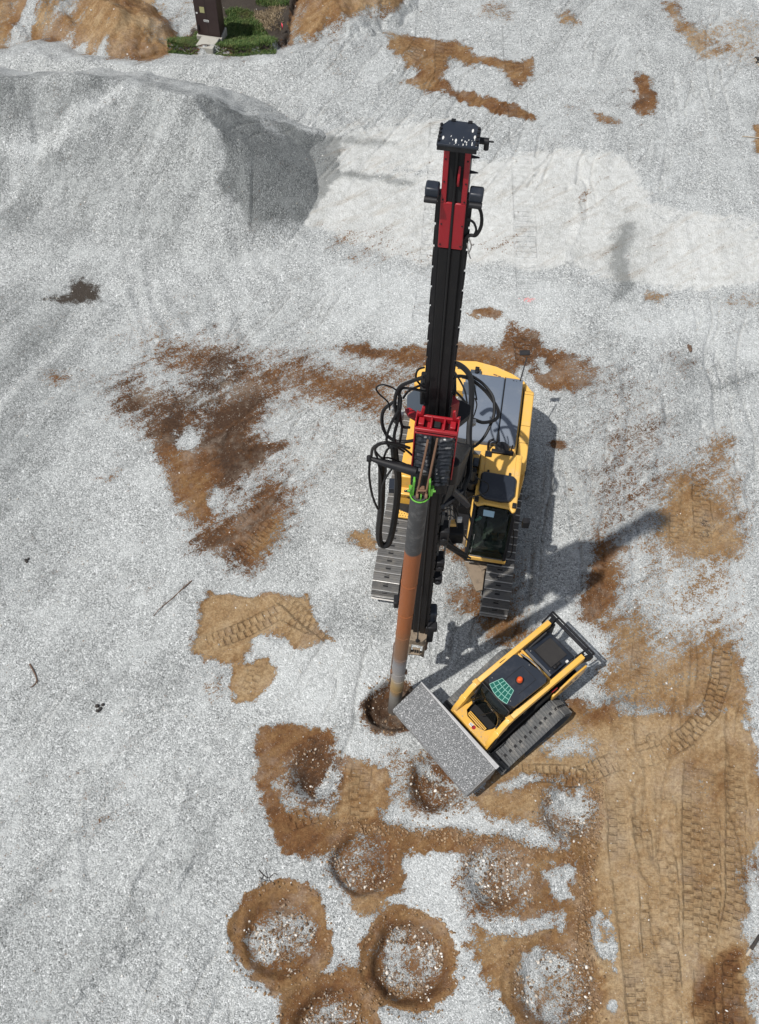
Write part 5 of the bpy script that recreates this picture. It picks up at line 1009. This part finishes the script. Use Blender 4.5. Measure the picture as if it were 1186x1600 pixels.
# ------------------------------------------------------------------ tracked loader
ld_ = thing('tracked_loader', 'small yellow and black compact loader on rubber tracks carrying a full bucket of gravel', 'tracked loader', (2.934, 7.45, 0), R(-49))
L_ = ld_
def profx(nm, mat, pts, xa, xb, bv=.015, par=None, seg=2): return MB().prism(pts, xa, xb, 'x').build(nm, mat, par or L_, bv, seg)
# tracks
def ltrack(cx):
    wd = .46
    pts = arc(-.88, .27, .24, -90, -215, 8)+arc(.46, .70, .15, 125, 40, 5)+arc(.66, .27, .24, 25, -90, 6)
    tk = MB(); n = 66; st_ = belt_path(pts, n); hl = MB()
    for i, (p, a) in enumerate(st_):
        q = st_[(i+1) % n][0]; rot = Euler((a, 0, 0)).to_matrix(); cen = Vector((0, -.02, .36)); c = Vector((cx, p.x, p.y))
        out = rot @ Vector((0, 0, 1))
        if out.dot(Vector((0, p.x, p.y))-cen) < 0: out = -out
        ln = (q-p).length; mid_ = Vector((cx, (p.x+q.x)/2, (p.y+q.y)/2))
        tk.box(mid_, (wd, ln*1.06, .03), rot)
        for s in (-1, 1): tk.box(c+Vector((s*.125, 0, 0))+out*.032, (wd*.41, ln*.42, .045), rot)
        if i % 2 == 0: hl.box(c+Vector((.0, 0, 0))+out*.0165, (.06, ln*.9, .006), rot)
    t = tk.build('rubber_track', 'trackr', L_, .006, 1); hl.build('drive_slots', 'void', t)
    s = MB(); s.cyl((cx-.08, .44, .64), (cx+.08, .44, .64), .19); s.build('drive_sprocket', 'black', t, .01)
    s = MB(); s.cyl((cx-.1, -.86, .28), (cx+.1, -.86, .28), .2); s.build('idler_wheel', 'black', t, .01)
    s = MB(); s.cyl((cx-.1, .62, .28), (cx+.1, .62, .28), .2); s.build('idler_wheel', 'black', t, .01)
    for y in (-.5, -.2, .1, .35): MB().cyl((cx-.1, y, .16), (cx+.1, y, .16), .12).build('track_roller', 'black', t, .01)
    MB().box((cx, -.1, .3), (.2, 1.4, .16)).build('track_frame', 'black', t, .02)
ltrack(.84); ltrack(-.66)
profx('lower_body', 'black', [(-1.05, .25), (-1.05, .7), (-.6, .8), (.5, .95), (1.45, .95), (1.5, .35)], -.58, .58)
# front plate with the entry cut-out
fp = MB().prism([(-.50, -1.24), (.50, -1.24), (.52, -.62), (.36, -.62), (.33, -.86), (.25, -1.02), (.1, -1.08), (-.22, -1.08), (-.33, -1.0), (-.35, -.86), (-.37, -.62), (-.52, -.62)], .98, 1.03).build('front_plate', 'yellow3', L_, .01)
MB().prism([(-.50, -1.24), (.50, -1.24), (.50, -1.20), (-.50, -1.20)], .45, .98).build('front_crossmember', 'yellow3', L_, .01)
MB().box((-.02, -.985, .93), (.50, .10, .06)).build('front_step_bar', 'yellow3', L_, .015)
sb = MB()
for i in range(2): sb.box((-.02, -1.005+.04*i, .962), (.46, .014, .006))
sb.build('step_tread', 'black', L_)
MB().box((-.05, -.9, .7), (.66, .5, .3)).build('footwell', 'void', L_, .02)
MB().cyl((.05, -1.15, 1.03), (.05, -1.15, 1.034), .045, n=20).build('warning_decal_red', 'red', L_)
MB().box((-.02, -1.15, 1.032), (.10, .07, .004), (0, 0, .1)).build('warning_decal_white', 'white', L_)
dl = MB()
for i in range(3): dl.box((-.045+.03*i, -1.15, 1.035), (.012, .04, .003), (0, 0, .1))
dl.build('warning_decal_text', 'decal', L_)
for x, y in ((-.28, -1.17), (.3, -1.17), (-.44, -.72), (.44, -.72)): MB().cyl((x, y, 1.03), (x, y, 1.045), .014, n=8).build('plate_bolt', 'bright', L_)
# lift arms
for s in (-1, 1):
    a = MB().prism([(1.46, 1.62), (1.46, 1.80), (-.62, 1.72), (-.80, 1.62), (-1.18, 1.12), (-1.30, .75), (-1.16, .72), (-1.0, 1.0), (-.70, 1.42), (-.55, 1.52)], *(sorted((s*.445, s*.565))), 'x').build('lift_arm', 'yellow3', L_, .02, 3)
    MB().box((s*.505, -.66, 1.735), (.15, .12, .03)).box((s*.505, -1.0, 1.36), (.14, .14, .03), (R(53), 0, 0)).build('arm_weld_plate', 'yellow3', a, .006)
    MB().box((s*.505, -1.225, .82), (.13, .12, .12)).build('arm_pin_boss', 'bright', a, .03, 3)
    MB().cyl((s*.40, 1.3, 1.62), (s*.43, -.1, 1.2), .035).cyl((s*.43, -.1, 1.2), (s*.46, -.8, 1.0), .022).build('lift_cylinder', 'black', L_)
    MB().bar((s*.50, 1.40, 1.58), (s*.57, 1.72, 1.42), .10, .16).prism([(s*.42, 1.0), (s*.47, 1.0), (s*.47, 1.62), (s*.42, 1.62)], .9, 1.55).build('rear_upright', 'black', L_, .015)
MB().tube([(-.5, .25, 1.74), (-.505, .0, 1.745)], .01, 6).build('arm_hose', 'rubber', L_)
# cab
cb = profx('cab_shell', 'black', [(-.55, .9), (-.70, 1.2), (-.58, 1.98), (.30, 1.98), (.40, 1.1), (.40, .9)], -.40, .41, .02)
cb.data.materials.clear(); cb.data.materials.append(MT['void'])
rf = MB().prism([(-.36, -.50), (-.18, -.61), (.06, -.66), (.28, -.62), (.44, -.52), (.47, .34), (.42, .41), (.15, .40), (-.12, .35), (-.34, .30), (-.39, .24), (-.38, -.4)], 1.99, 2.07).build('cab_roof', 'navy', L_, .03, 4)
MB().box((-.10, -.05, 2.072), (.01, .5, .006)).box((.30, -.02, 2.072), (.01, .5, .006)).box((.1, .22, 2.072), (.4, .01, .006)).build('roof_crease', 'black', rf, .002)
win = [(-.16, -.30), (.18, -.30), (.30, -.60), (.18, -.64), (.05, -.655), (-.08, -.64), (-.24, -.58)]
MB().prism(win, 2.071, 2.076).build('roof_window', 'glassg', rf)
gb = MB()
def winx(t, v):  # t across, v down
    a = Vector((-.16, -.30)).lerp(Vector((.18, -.30)), t); b_ = Vector((-.235, -.585)).lerp(Vector((.295, -.60)), t); b_.y -= .055*math.sin(math.pi*t); return a.lerp(b_, v)
for t in (0, .2, .4, .6, .8, 1.): p, q = winx(t, 0), winx(t, 1); gb.bar((*p, 2.080), (*q, 2.080), .009, .006)
for v in (0, .36, .7, 1.):
    for i in range(8): p, q = winx(i/8, v), winx((i+1)/8, v); gb.bar((*p, 2.0805), (*q, 2.0805), .009, .005)
MT['mint'] = paint('mint_edge', (.28, .55, .46), .5, dirt=.1); gb.build('roof_window_bars', 'mint', rf)
bcn = MB().lathe((.10, -.06, 2.07), [(.085, 0), (.085, .015), (.07, .03)]).build('beacon_base', 'black', rf)
MB().lathe((.10, -.06, 2.095), [(.065, 0), (.062, .07), (.045, .10), (.015, .11)]).build('beacon_lens', 'orange', rf)
for x, y in ((-.02, .33), (.3, -.5), (-.3, -.45)): MB().cyl((x, y, 2.07), (x, y, 2.078), .009, n=8).build('roof_screw', 'bright', rf)
fg = MB().add([(-.36, -.63, 1.96), (.42, -.63, 1.96), (.42, -.80, 1.15), (-.36, -.80, 1.15)], [(0, 1, 2, 3)]).build('front_window', 'glassd', L_); fg.modifiers.new('t', 'SOLIDIFY').thickness = .01
fr = MB()
for a, b_ in (((-.38, -.64, 1.97), (-.38, -.81, 1.1)), ((.43, -.64, 1.97), (.43, -.81, 1.1)), ((-.38, -.64, 1.965), (.43, -.64, 1.965))): fr.bar(a, b_, .025, .025, (0, 1, .2))
fr.bar((-.05, -.92, 1.12), (.2, -.75, 1.7), .015, .015); fr.build('front_window_frame', 'black', L_, .006)
for s in (-1, 1): MB().box((s*.36+.02, -.78, 1.12), (.05, .10, .16)).box((s*.40+.02, -.72, 1.3), (.05, .12, .06)).build('front_lamp', 'black', L_, .015)
# bars behind the cab and the engine cover
MB().bar((-.49, .60, 1.62), (.45, .60, 1.62), .05, .05).bar((-.47, .50, 1.60), (-.30, .50, 1.60), .04, .04).build('rear_crossbar', 'yellow3', L_, .01)
MB().tube([(-.34, .43, 1.90), (-.1, .50, 1.86), (.1, .51, 1.86), (.38, .44, 1.9)], .012, 6).build('rear_window_trim', 'bright', L_)
MB().bar((-.42, .46, 1.3), (-.40, .56, 1.62), .06, .05).bar((.40, .46, 1.3), (.42, .56, 1.62), .06, .05).build('cab_mount', 'yellow3', L_, .01)
hd = profx('engine_cover', 'navy', [(.68, .95), (.68, 1.48), (.74, 1.52), (1.36, 1.46), (1.48, 1.36), (1.50, .9)], -.42, .34, .03, None, 3)
MB().box((-.04, 1.10, 1.492), (.52, .50, .008), (R(-5.5), 0, 0)).build('cover_mesh', 'black', hd)
lv = MB()
for i in range(22): lv.box((-.28+.0228*i, 1.10, 1.499), (.008, .48, .006), (R(-5.5), 0, 0))
MT['mesh'] = paint('dusty_mesh', (.06, .055, .05), .7, dirt=.6, dirtcol=(.12, .11, .095)); lv.build('cover_louvres', 'mesh', hd)
MB().box((-.04, .84, 1.515), (.70, .012, .008)).build('cover_seam', 'void', hd)
for x in (-.33, .25): MB().cyl((x, .78, 1.52), (x, .78, 1.53), .012, n=8).build('cover_bolt', 'bright', hd)
MB().cyl((.26, .90, 1.45), (.26, 1.05, 1.60), .035).lathe((.26, .92, 1.5), [(.05, 0), (.05, .06), (.03, .08)], 16).build('exhaust_stub', 'black', L_, .005)
MB().box((.34, 1.22, 1.5), (.07, .06, .05)).build('rear_label', 'white', L_, .004); 
# rear guard
gd = MB(); z = 1.42
gd.bar((-.70, 1.75, z), (.56, 1.75, z), .07, .06); gd.bar((-.70, 1.84, z-.02), (.56, 1.84, z-.02), .035, .05)
for x in (-.70, -.52, .40, .56): gd.bar((x, 1.84, z), (x*.93, 1.44, z+.05), .04, .05)
gd.build('rear_guard', 'black', L_, .008)
# rear side panels with lettering
for s in (-1, 1):
    xp = s*.60
    sp = MB().prism([(.58, 1.10), (.60, .80), (1.42, .80), (1.58, .95), (1.58, 1.28), (1.2, 1.32)], *sorted((xp, xp+s*.05)), 'x').build('side_panel', 'yellow3', L_, .02, 3)
    if s > 0:
        cu = bpy.data.curves.new('panel_lettering', 'FONT'); cu.body = 'CAT'; cu.size = .26; cu.extrude = .002; cu.align_x = 'CENTER'; cu.align_y = 'CENTER'
        to = bpy.data.objects.new('panel_lettering_curve', cu); COL.objects.link(to)
        bpy.context.view_layer.update()
        me = bpy.data.meshes.new_from_object(to.evaluated_get(bpy.context.evaluated_depsgraph_get())); bpy.data.objects.remove(to)
        lt = bpy.data.objects.new('panel_lettering', me); COL.objects.link(lt); lt.parent = sp; me.materials.clear(); me.materials.append(MT['decal'])
        lt.rotation_euler = (R(90), 0, R(90)); lt.location = (xp+s*.05+.003, 1.12, 1.0)
MB().box((.575, .35, 1.15), (.02, .5, .3)).build('side_inspection_door', 'black', L_, .01)
MB().box((.60, .62, 1.36), (.015, .16, .05)).build('side_stripe', 'red', L_)
MB().tube([(.52, -.95, 1.3), (.60, -1.05, 1.2), (.60, -1.22, .9), (.56, -1.3, .75)], .014, 7).tube([(.50, -.9, 1.35), (.57, -1.02, 1.22), (.57, -1.2, .95), (.55, -1.32, .8)], .012, 7).build('auxiliary_hose', 'rubber', L_)
MB().cyl((.50, -.72, 1.03), (.50, -.72, 1.16), .03, n=10).box((.46, -.68, 1.1), (.06, .05, .08)).build('auxiliary_coupler', 'bright', L_, .004)
# bucket (heaped)
bxa, bxb = -1.36, .99
bk_prof = [(-2.16, .86), (-2.14, .68), (-2.08, .61), (-1.62, .56), (-1.48, .64), (-1.40, .86), (-1.38, 1.16)]
bkt = MB(); o = bk_prof; inn = [(-1.42, 1.16), (-1.44, .87), (-1.52, .68), (-1.64, .60), (-2.06, .65), (-2.11, .70), (-2.13, .86)]
bkt.prism(o+inn, bxa, bxb, 'x')
for x in (bxa, bxb): bkt.prism([(-2.16, .86), (-2.14, .68), (-2.08, .61), (-1.62, .57), (-1.48, .66), (-1.40, .86), (-1.39, 1.15), (-1.5, 1.12)], x-.010, x+.010, 'x')
bko = bkt.build('bucket', 'bucketd', L_, .006)
MB().prism([(bxa-.02, -1.40), (bxb+.03, -1.43), (bxb+.03, -1.33), (.5, -1.34), (bxa-.02, -1.37)], 1.145, 1.17).build('bucket_top_lip', 'bucket', bko, .01)
MB().bar((bxa-.01, -2.17, .85), (bxb+.01, -2.17, .85), .018, .03).build('bucket_cutting_edge', 'bucketd', bko, .005)
MB().box((-.2, -1.36, .8), (1.1, .14, .5)).build('bucket_coupler', 'black', L_, .02)
MB().tube([(.60, -1.30, .95), (.66, -1.36, 1.1), (.70, -1.38, 1.0)], .01, 6).build('bucket_hose', 'bright', L_)
# gravel load (its own thing): a softly heaped surface filling the bucket
nx, ny = 120, 46; vs = []; fs = []
rx = np.linspace(bxa-.006, bxb+.004, nx); ry = np.linspace(-2.168, -1.41, ny)
GX, GY = np.meshgrid(rx, ry); tt = (GY+2.168)/.758
GZ = .875+.265*tt**1.0+.045*np.sin(np.pi*tt)*(1-((GX+.185)/1.2)**4)+.035*fbm(GX, GY, .4, 401, 4)+.03*np.sin(GX*3.1+1)*np.sin(np.pi*tt)+.007*np.random.RandomState(2).rand(*GX.shape)
GZ = np.minimum(GZ, 10)
for j in range(ny):
    for i in range(nx): vs.append((GX[j, i], GY[j, i], GZ[j, i]))
fs = [(j*nx+i, j*nx+i+1, (j+1)*nx+i+1, (j+1)*nx+i) for j in range(ny-1) for i in range(nx-1)]
base = len(vs); ring = [i for i in range(nx)]+[j*nx+nx-1 for j in range(1, ny)]+[(ny-1)*nx+i for i in range(nx-2, -1, -1)]+[j*nx for j in range(ny-2, 0, -1)]
for r_ in ring: v_ = vs[r_]; vs.append((v_[0], v_[1], .69))
nr = len(ring); fs += [(ring[(k+1) % nr], ring[k], base+k, base+(k+1) % nr) for k in range(nr)]; fs.append(tuple(base+k for k in range(nr)))
m, nt, b = new_mat('dark_gravel_load'); pos = N(nt, 'ShaderNodeNewGeometry').outputs['Position']
v = N(nt, 'ShaderNodeTexVoronoi'); v.inputs['Scale'].default_value = 80; nt.links.new(pos, v.inputs[0]); s = N(nt, 'ShaderNodeSeparateColor'); nt.links.new(v.outputs['Color'], s.inputs[0])
nt.links.new(ramp(nt, s.outputs[0], [(0, (.09, .095, .095)), (.5, (.19, .195, .198)), (.86, (.26, .265, .27)), (.94, (.5, .5, .5)), (1, (.8, .8, .8))]), b.inputs['Base Color']); b.inputs['Roughness'].default_value = .9
bn = N(nt, 'ShaderNodeBump'); bn.inputs['Strength'].default_value = .9; bn.inputs['Distance'].default_value = .02; nt.links.new(v.outputs['Distance'], bn.inputs['Height']); nt.links.new(bn.outputs[0], b.inputs['Normal'])
MT['load'] = m
gl = MB().add(vs, fs).build('gravel_load', 'load', None, 0, 2, 80); gl.location = ld_.location; gl.rotation_euler = ld_.rotation_euler
tag(gl, 'dark grey gravel filling the wide steel bucket of the loader', 'gravel load', kind='stuff')

# ------------------------------------------------------------------ utility cabinet, slab, turf
UZ = .30
ca = R(-10); c0 = Vector((-5.85, 29.72, UZ))
ut = thing('utility_cabinet', 'dark brown utility cabinet standing on a pale concrete plinth', 'utility cabinet', c0, ca)
bd = B('cabinet_body', 'brown', ut, (0, .0, 1.22), (.76, .50, 1.75), None, .012)
MB().prism([(-.42, -.30), (.42, -.30), (.42, .30), (-.42, .30)], -.2, .34).build('concrete_plinth', 'conc', ut, .015)
B('door_seam', 'void', bd, (0.0, -.2515, 1.2), (.006, .004, 1.6), None, 0)
B('door_handle', 'black', bd, (-.31, -.262, .62), (.04, .03, .2), None, .008)
B('info_label', 'olive', bd, (-.12, -.254, 1.25), (.15, .006, .2), None, 0)
B('number_label', 'white', bd, (-.03, -.254, .88), (.17, .006, .07), None, 0)
B('small_label', 'white', bd, (-.31, -.254, 1.12), (.06, .006, .05), None, 0)
dg = MB()
for i in range(4): dg.box((-.085+.036*i, -.258, .88), (.02, .002, .035))
dg.build('label_digits', 'decal', bd)
B('cabinet_roof', 'brown', bd, (0, 0, 2.11), (.82, .56, .05), None, .012)
szz = float(ground_z(np.array([-5.9]), np.array([29.2]))[0]); sl = MB().prism([(-6.12, 29.45), (-5.55, 29.36), (-5.72, 28.80), (-6.30, 28.90)], szz-.2, szz+.07).build('concrete_slab', 'conc', None, .015)
tag(sl, 'pale concrete slab set in the grass in front of the brown cabinet', 'slab')
# grass
m, nt, b = new_mat('grass_blades'); g = N(nt, 'ShaderNodeNewGeometry'); tc = g.outputs['Position']
n1 = noise(nt, tc, 1.6, 4, .6); cc = ramp(nt, g.outputs['Random Per Island'], [(0, (.022, .055, .01)), (.5, (.055, .115, .02)), (1, (.15, .18, .05))])
nt.links.new(mixc(nt, mathn(nt, 'MULTIPLY', smooth(nt, n1, .5, .75), .55), cc, (.16, .13, .05)), b.inputs['Base Color']); b.inputs['Roughness'].default_value = .7
MT['grass'] = m
def grass(P, n, seed, nm, label, hmax=.13):
    rng_ = np.random.RandomState(seed); P = list(P); xs = [p[0] for p in P]; ys = [p[1] for p in P]; k = n*3
    x = rng_.uniform(min(xs), max(xs), k); y = rng_.uniform(min(ys), max(ys), k); ok = poly_sd(x+.14*lattice(x, y, .3, 2), y+.10*lattice(x, y, .25, 6), P) > .22*rng_.rand(k)**2-.08; x, y = x[ok][:n], y[ok][:n]; n = len(x)
    z = ground_z(x, y)-.01; h = hmax*(.45+.8*rng_.rand(n))*(.7+.5*lattice(x, y, .5, 3)); a = rng_.rand(n)*6.28; wv = .006+.006*rng_.rand(n); ln = h*(.2+.7*rng_.rand(n)); a2 = rng_.rand(n)*6.28
    dx, dy = np.cos(a)*wv, np.sin(a)*wv; lx, ly = np.cos(a2)*ln, np.sin(a2)*ln
    V = np.stack([np.stack([x-dx, y-dy, z], 1), np.stack([x+dx, y+dy, z], 1), np.stack([x+dx*.7+lx*.35, y+dy*.7+ly*.35, z+h*.6], 1), np.stack([x-dx*.7+lx*.35, y-dy*.7+ly*.35, z+h*.6], 1), np.stack([x+lx, y+ly, z+h*.9], 1)], 1).reshape(-1, 3)
    o5 = np.arange(n)*5; F = [(i, i+1, i+2, i+3) for i in o5.tolist()]+[(i+3, i+2, i+4) for i in o5.tolist()]
    me = bpy.data.meshes.new(nm); me.from_pydata(V.tolist(), [], F); me.update(); me.materials.append(MT['grass']); o_ = bpy.data.objects.new(nm, me); COL.objects.link(o_)
    tag(o_, label, 'grass', kind='stuff')
GZ0 = .28
grass([(-7.18,28.85),(-6.95,29.3),(-6.55,29.83),(-6.31,30.37),(-6.11,29.66),(-6.19,28.82),(-6.63,28.74)], 6000, 1, 'grass', 'dark green grass left of the concrete slab and cabinet')
grass([(-5.62,29.55),(-5.57,30.53),(-5.5,31.14),(-5.14,31.42),(-4.73,31.1),(-4.42,30.51),(-4.05,30.07),(-3.79,29.43),(-3.71,28.86),(-4.36,28.68),(-4.93,28.65),(-5.68,28.75)], 22000, 2, 'grass', 'thick green grass right of the brown cabinet')
grass([(-4.61,31.72),(-4.46,32.63),(-3.48,32.67),(-3.57,31.69),(-4.05,31.54)], 4000, 3, 'grass', 'strip of green grass at the top picture edge')
m, nt, b = new_mat('dry_straw'); b.inputs['Base Color'].default_value = (.30, .23, .14, 1); MT['straw'] = m; keep = MT['grass']; MT['grass'] = m
grass([(-4.67,31.24),(-3.74,31.62),(-3.49,31.12),(-3.85,30.27),(-4.48,30.24)], 2500, 4, 'dry_grass', 'flattened dry straw on the dark soil beside the green grass', .1); MT['grass'] = keep

# ------------------------------------------------------------------ small things lying about
def onz(p, dz=0): return Vector((p[0], p[1], float(ground_z(np.array([p[0]]), np.array([p[1]]))[0])+dz))
def stick(P, r, mat, nm, label, cat, branches=()):
    o_ = MB(); pts = [onz(p, r*.8+.012*(i % 2)) for i, p in enumerate(P)]; o_.tube(pts, (r, r*.5), 7)
    for b_ in branches: o_.tube([onz(p, r*.7+.03*i) for i, p in enumerate(b_)], (r*.6, r*.25), 6)
    return tag(o_.build(nm, mat, None), label, cat)
stick([(-7.85,8.21),(-7.74,8.06),(-7.64,7.9),(-7.61,7.78),(-7.68,7.68)], .022, 'bark', 'bent_stick', 'short curved brown stick lying on the pale gravel at left', 'stick', [[(-7.68,7.68),(-7.73,7.64)], [(-7.63,7.85),(-7.57,7.79)]])
stick([(-4.4,10.36),(-4.6,10.12),(-4.82,9.85),(-5.03,9.62),(-5.19,9.45)], .016, 'bark', 'thin_branch', 'long thin brown twig beside the tan soil patch', 'twig', [[(-4.6,10.12),(-4.54,10.26)], [(-4.9,9.75),(-5,9.75)]])
stick([(-2.28,3.85),(-2.18,3.75),(-2.07,3.7),(-1.97,3.78),(-1.89,3.76)], .012, 'char', 'black_twig', 'small tangle of black twigs just above the leftmost ringed pit', 'twigs', [[(-2.18,3.75),(-2.22,3.62),(-2.19,3.52)], [(-2.07,3.7),(-2.01,3.58)], [(-2.15,3.85),(-2.1,3.7),(-2.17,3.6)], [(-2.26,3.7),(-2.15,3.65),(-2.04,3.63)]])
def lump(p, r, mat, nm, label, cat, n=5, seed=1):
    rg_ = random.Random(seed); bmx = MB()
    for i in range(n):
        c = onz((p[0]+rg_.uniform(-r, r)*.8, p[1]+rg_.uniform(-r, r)), r*.3); s_ = r*rg_.uniform(.35, .6)
        bmx.add([c+Vector(v_)*s_*rg_.uniform(.7, 1.25) for v_ in IV.tolist()], [tuple(f) for f in IF.tolist()])
    return tag(bmx.build(nm, mat, None, 0, 2, 180), label, cat)
lump([(-6.11,7.21)][0], .09, 'char', 'charcoal_lump', 'crumbled black lump lying on the pale gravel at lower left', 'lump', 7, 2)
lump([(-8.39,10.79)][0], .07, 'char', 'charcoal_lump', 'small black clod on the gravel near the left picture edge', 'lump', 4, 3)
lump([(-3.54,12.96)][0], .06, 'bark', 'clay_clod', 'brown clod in the brown soil left of the rig', 'clod', 4, 5)
lump([(8.29,17.7)][0], .09, 'bark', 'clay_clod', 'reddish clod on the gravel right of the rig', 'clod', 6, 6)
lump([(3.97,4.57)][0], .05, 'rust', 'clay_clod', 'single reddish clod on the white gravel band below the small right pit', 'clod', 3, 7)
w1 = MB().bar(onz([(7.84,2.84)][0], .05), onz([(7.62,2.58)][0], .04), .07, .06).build('charred_board', 'char', None, .01); tag(w1, 'split board with one charred end at the right picture edge', 'board')
MB().bar(onz([(7.61,2.58)][0], .045), onz([(7.51,2.46)][0], .045), .05, .045).build('board_end', 'wood', w1, .01)
tag(MB().bar(onz([(12.02,29.93)][0], .03), onz([(12.15,29.42)][0], .03), .035, .03).build('wooden_stake', 'wood', None, .006), 'pale wooden stake lying by the black scrap, top right', 'stake')
lump([(12.1,29.86)][0], .12, 'char', 'black_scrap', 'black scrap beside the pale stake at the top right edge', 'scrap', 6, 8)
tag(MB().bar(onz([(11.04,26.22)][0], .03), onz([(11.67,26.18)][0], .03), .03, .025).build('wooden_stake', 'wood', None, .006), 'thin pale stake lying flat over the brown patch at right edge', 'stake')
f = thing('marker_flag', 'small fluorescent pink marker flag stuck in dark soil right of the grass', 'marker flag', onz([(-3.64,30.19)][0]))
MB().cyl((0, 0, -.05), (.02, 0, .42), .006, n=6).build('flag_wire', 'steel', f)
MB().add([(.02, 0, .42), (.02, 0, .22), (.06, -.08, .2), (.07, -.10, .40)], [(0, 1, 2, 3)]).build('flag_film', 'pink', f).modifiers.new('t', 'SOLIDIFY').thickness = .002
# sprayed pink survey mark (flecks of paint on the stones)
sm2 = MB(); rg = random.Random(9)
for c_, r_ in (([(3.93,19.36)][0], .10), ([(4.11,19.34)][0], .10), ([(4.01,19.27)][0], .10)):
    for i in range(16):
        p = onz((c_[0]+rg.gauss(0, r_*.8), c_[1]+rg.gauss(0, r_*.35)), .008); s_ = rg.uniform(.008, .022)
        sm2.add([p+Vector((s_*math.cos(a), s_*math.sin(a), .01*math.sin(a*2))) for a in (0, 1.3, 2.4, 3.7, 5)], [(0, 1, 2, 3, 4)])
MT['pinkp'] = paint('faded_pink_spray', (.62, .25, .25), .8, dirt=.2)
tag(sm2.build('survey_paint_mark', 'pinkp', None), 'faded pink spray paint mark on the gravel above the rig', 'paint mark', kind='stuff')

# ------------------------------------------------------------------ fold surface detail into the part that wears it
def absorb(dst, src):
    bmx = bmesh.new(); bmx.from_mesh(dst.data); n0 = len(bmx.faces)
    mats = [m for m in dst.data.materials]; bmx.from_mesh(src.data); bmx.faces.ensure_lookup_table(); sm = src.data.materials[0]
    if sm not in mats: mats.append(sm); dst.data.materials.append(sm)
    k = mats.index(sm)
    for f_ in bmx.faces[n0:]: f_.material_index = k
    bmx.to_mesh(dst.data); bmx.free(); me = src.data; bpy.data.objects.remove(src); bpy.data.meshes.remove(me)
def base(o): return o.name.split('.')[0]
PAIR = dict(arm_weld_plate=0, carriage_recess=0, shoe_ribs=0, grouser_bars=0, lug_holes=0, mast_rack_teeth=0, cover_bolts=0, head_plate_bolts=0, bird_dropping_spots=0, head_plate_flange=0, drive_slots=0,
            step_perforations='perforated_step', step_studs='anti_slip_step', foot_plate='mast_foot', foot_grille='mast_foot', pump_fittings='pump_compartment', pump_pipes='pump_compartment',
            step_tread='front_step_bar', warning_decal_text='warning_decal_white', roof_window_bars='roof_window', cover_louvres='cover_mesh', label_digits='number_label',
            rust_marks=0, hood_bolt=0, grease_nipple=0, plate_bolt='front_plate', travel_pedals='cab_floor', intake_fittings='battery_box', roof_crease=0, roof_screw=0, cover_bolt=0)
for o in list(bpy.data.objects):
    b_ = base(o)
    if o.type != 'MESH' or b_ not in PAIR: continue
    t_ = PAIR[b_]
    d_ = o.parent if t_ == 0 else next(q for q in bpy.data.objects if base(q) == t_)
    absorb(d_, o)
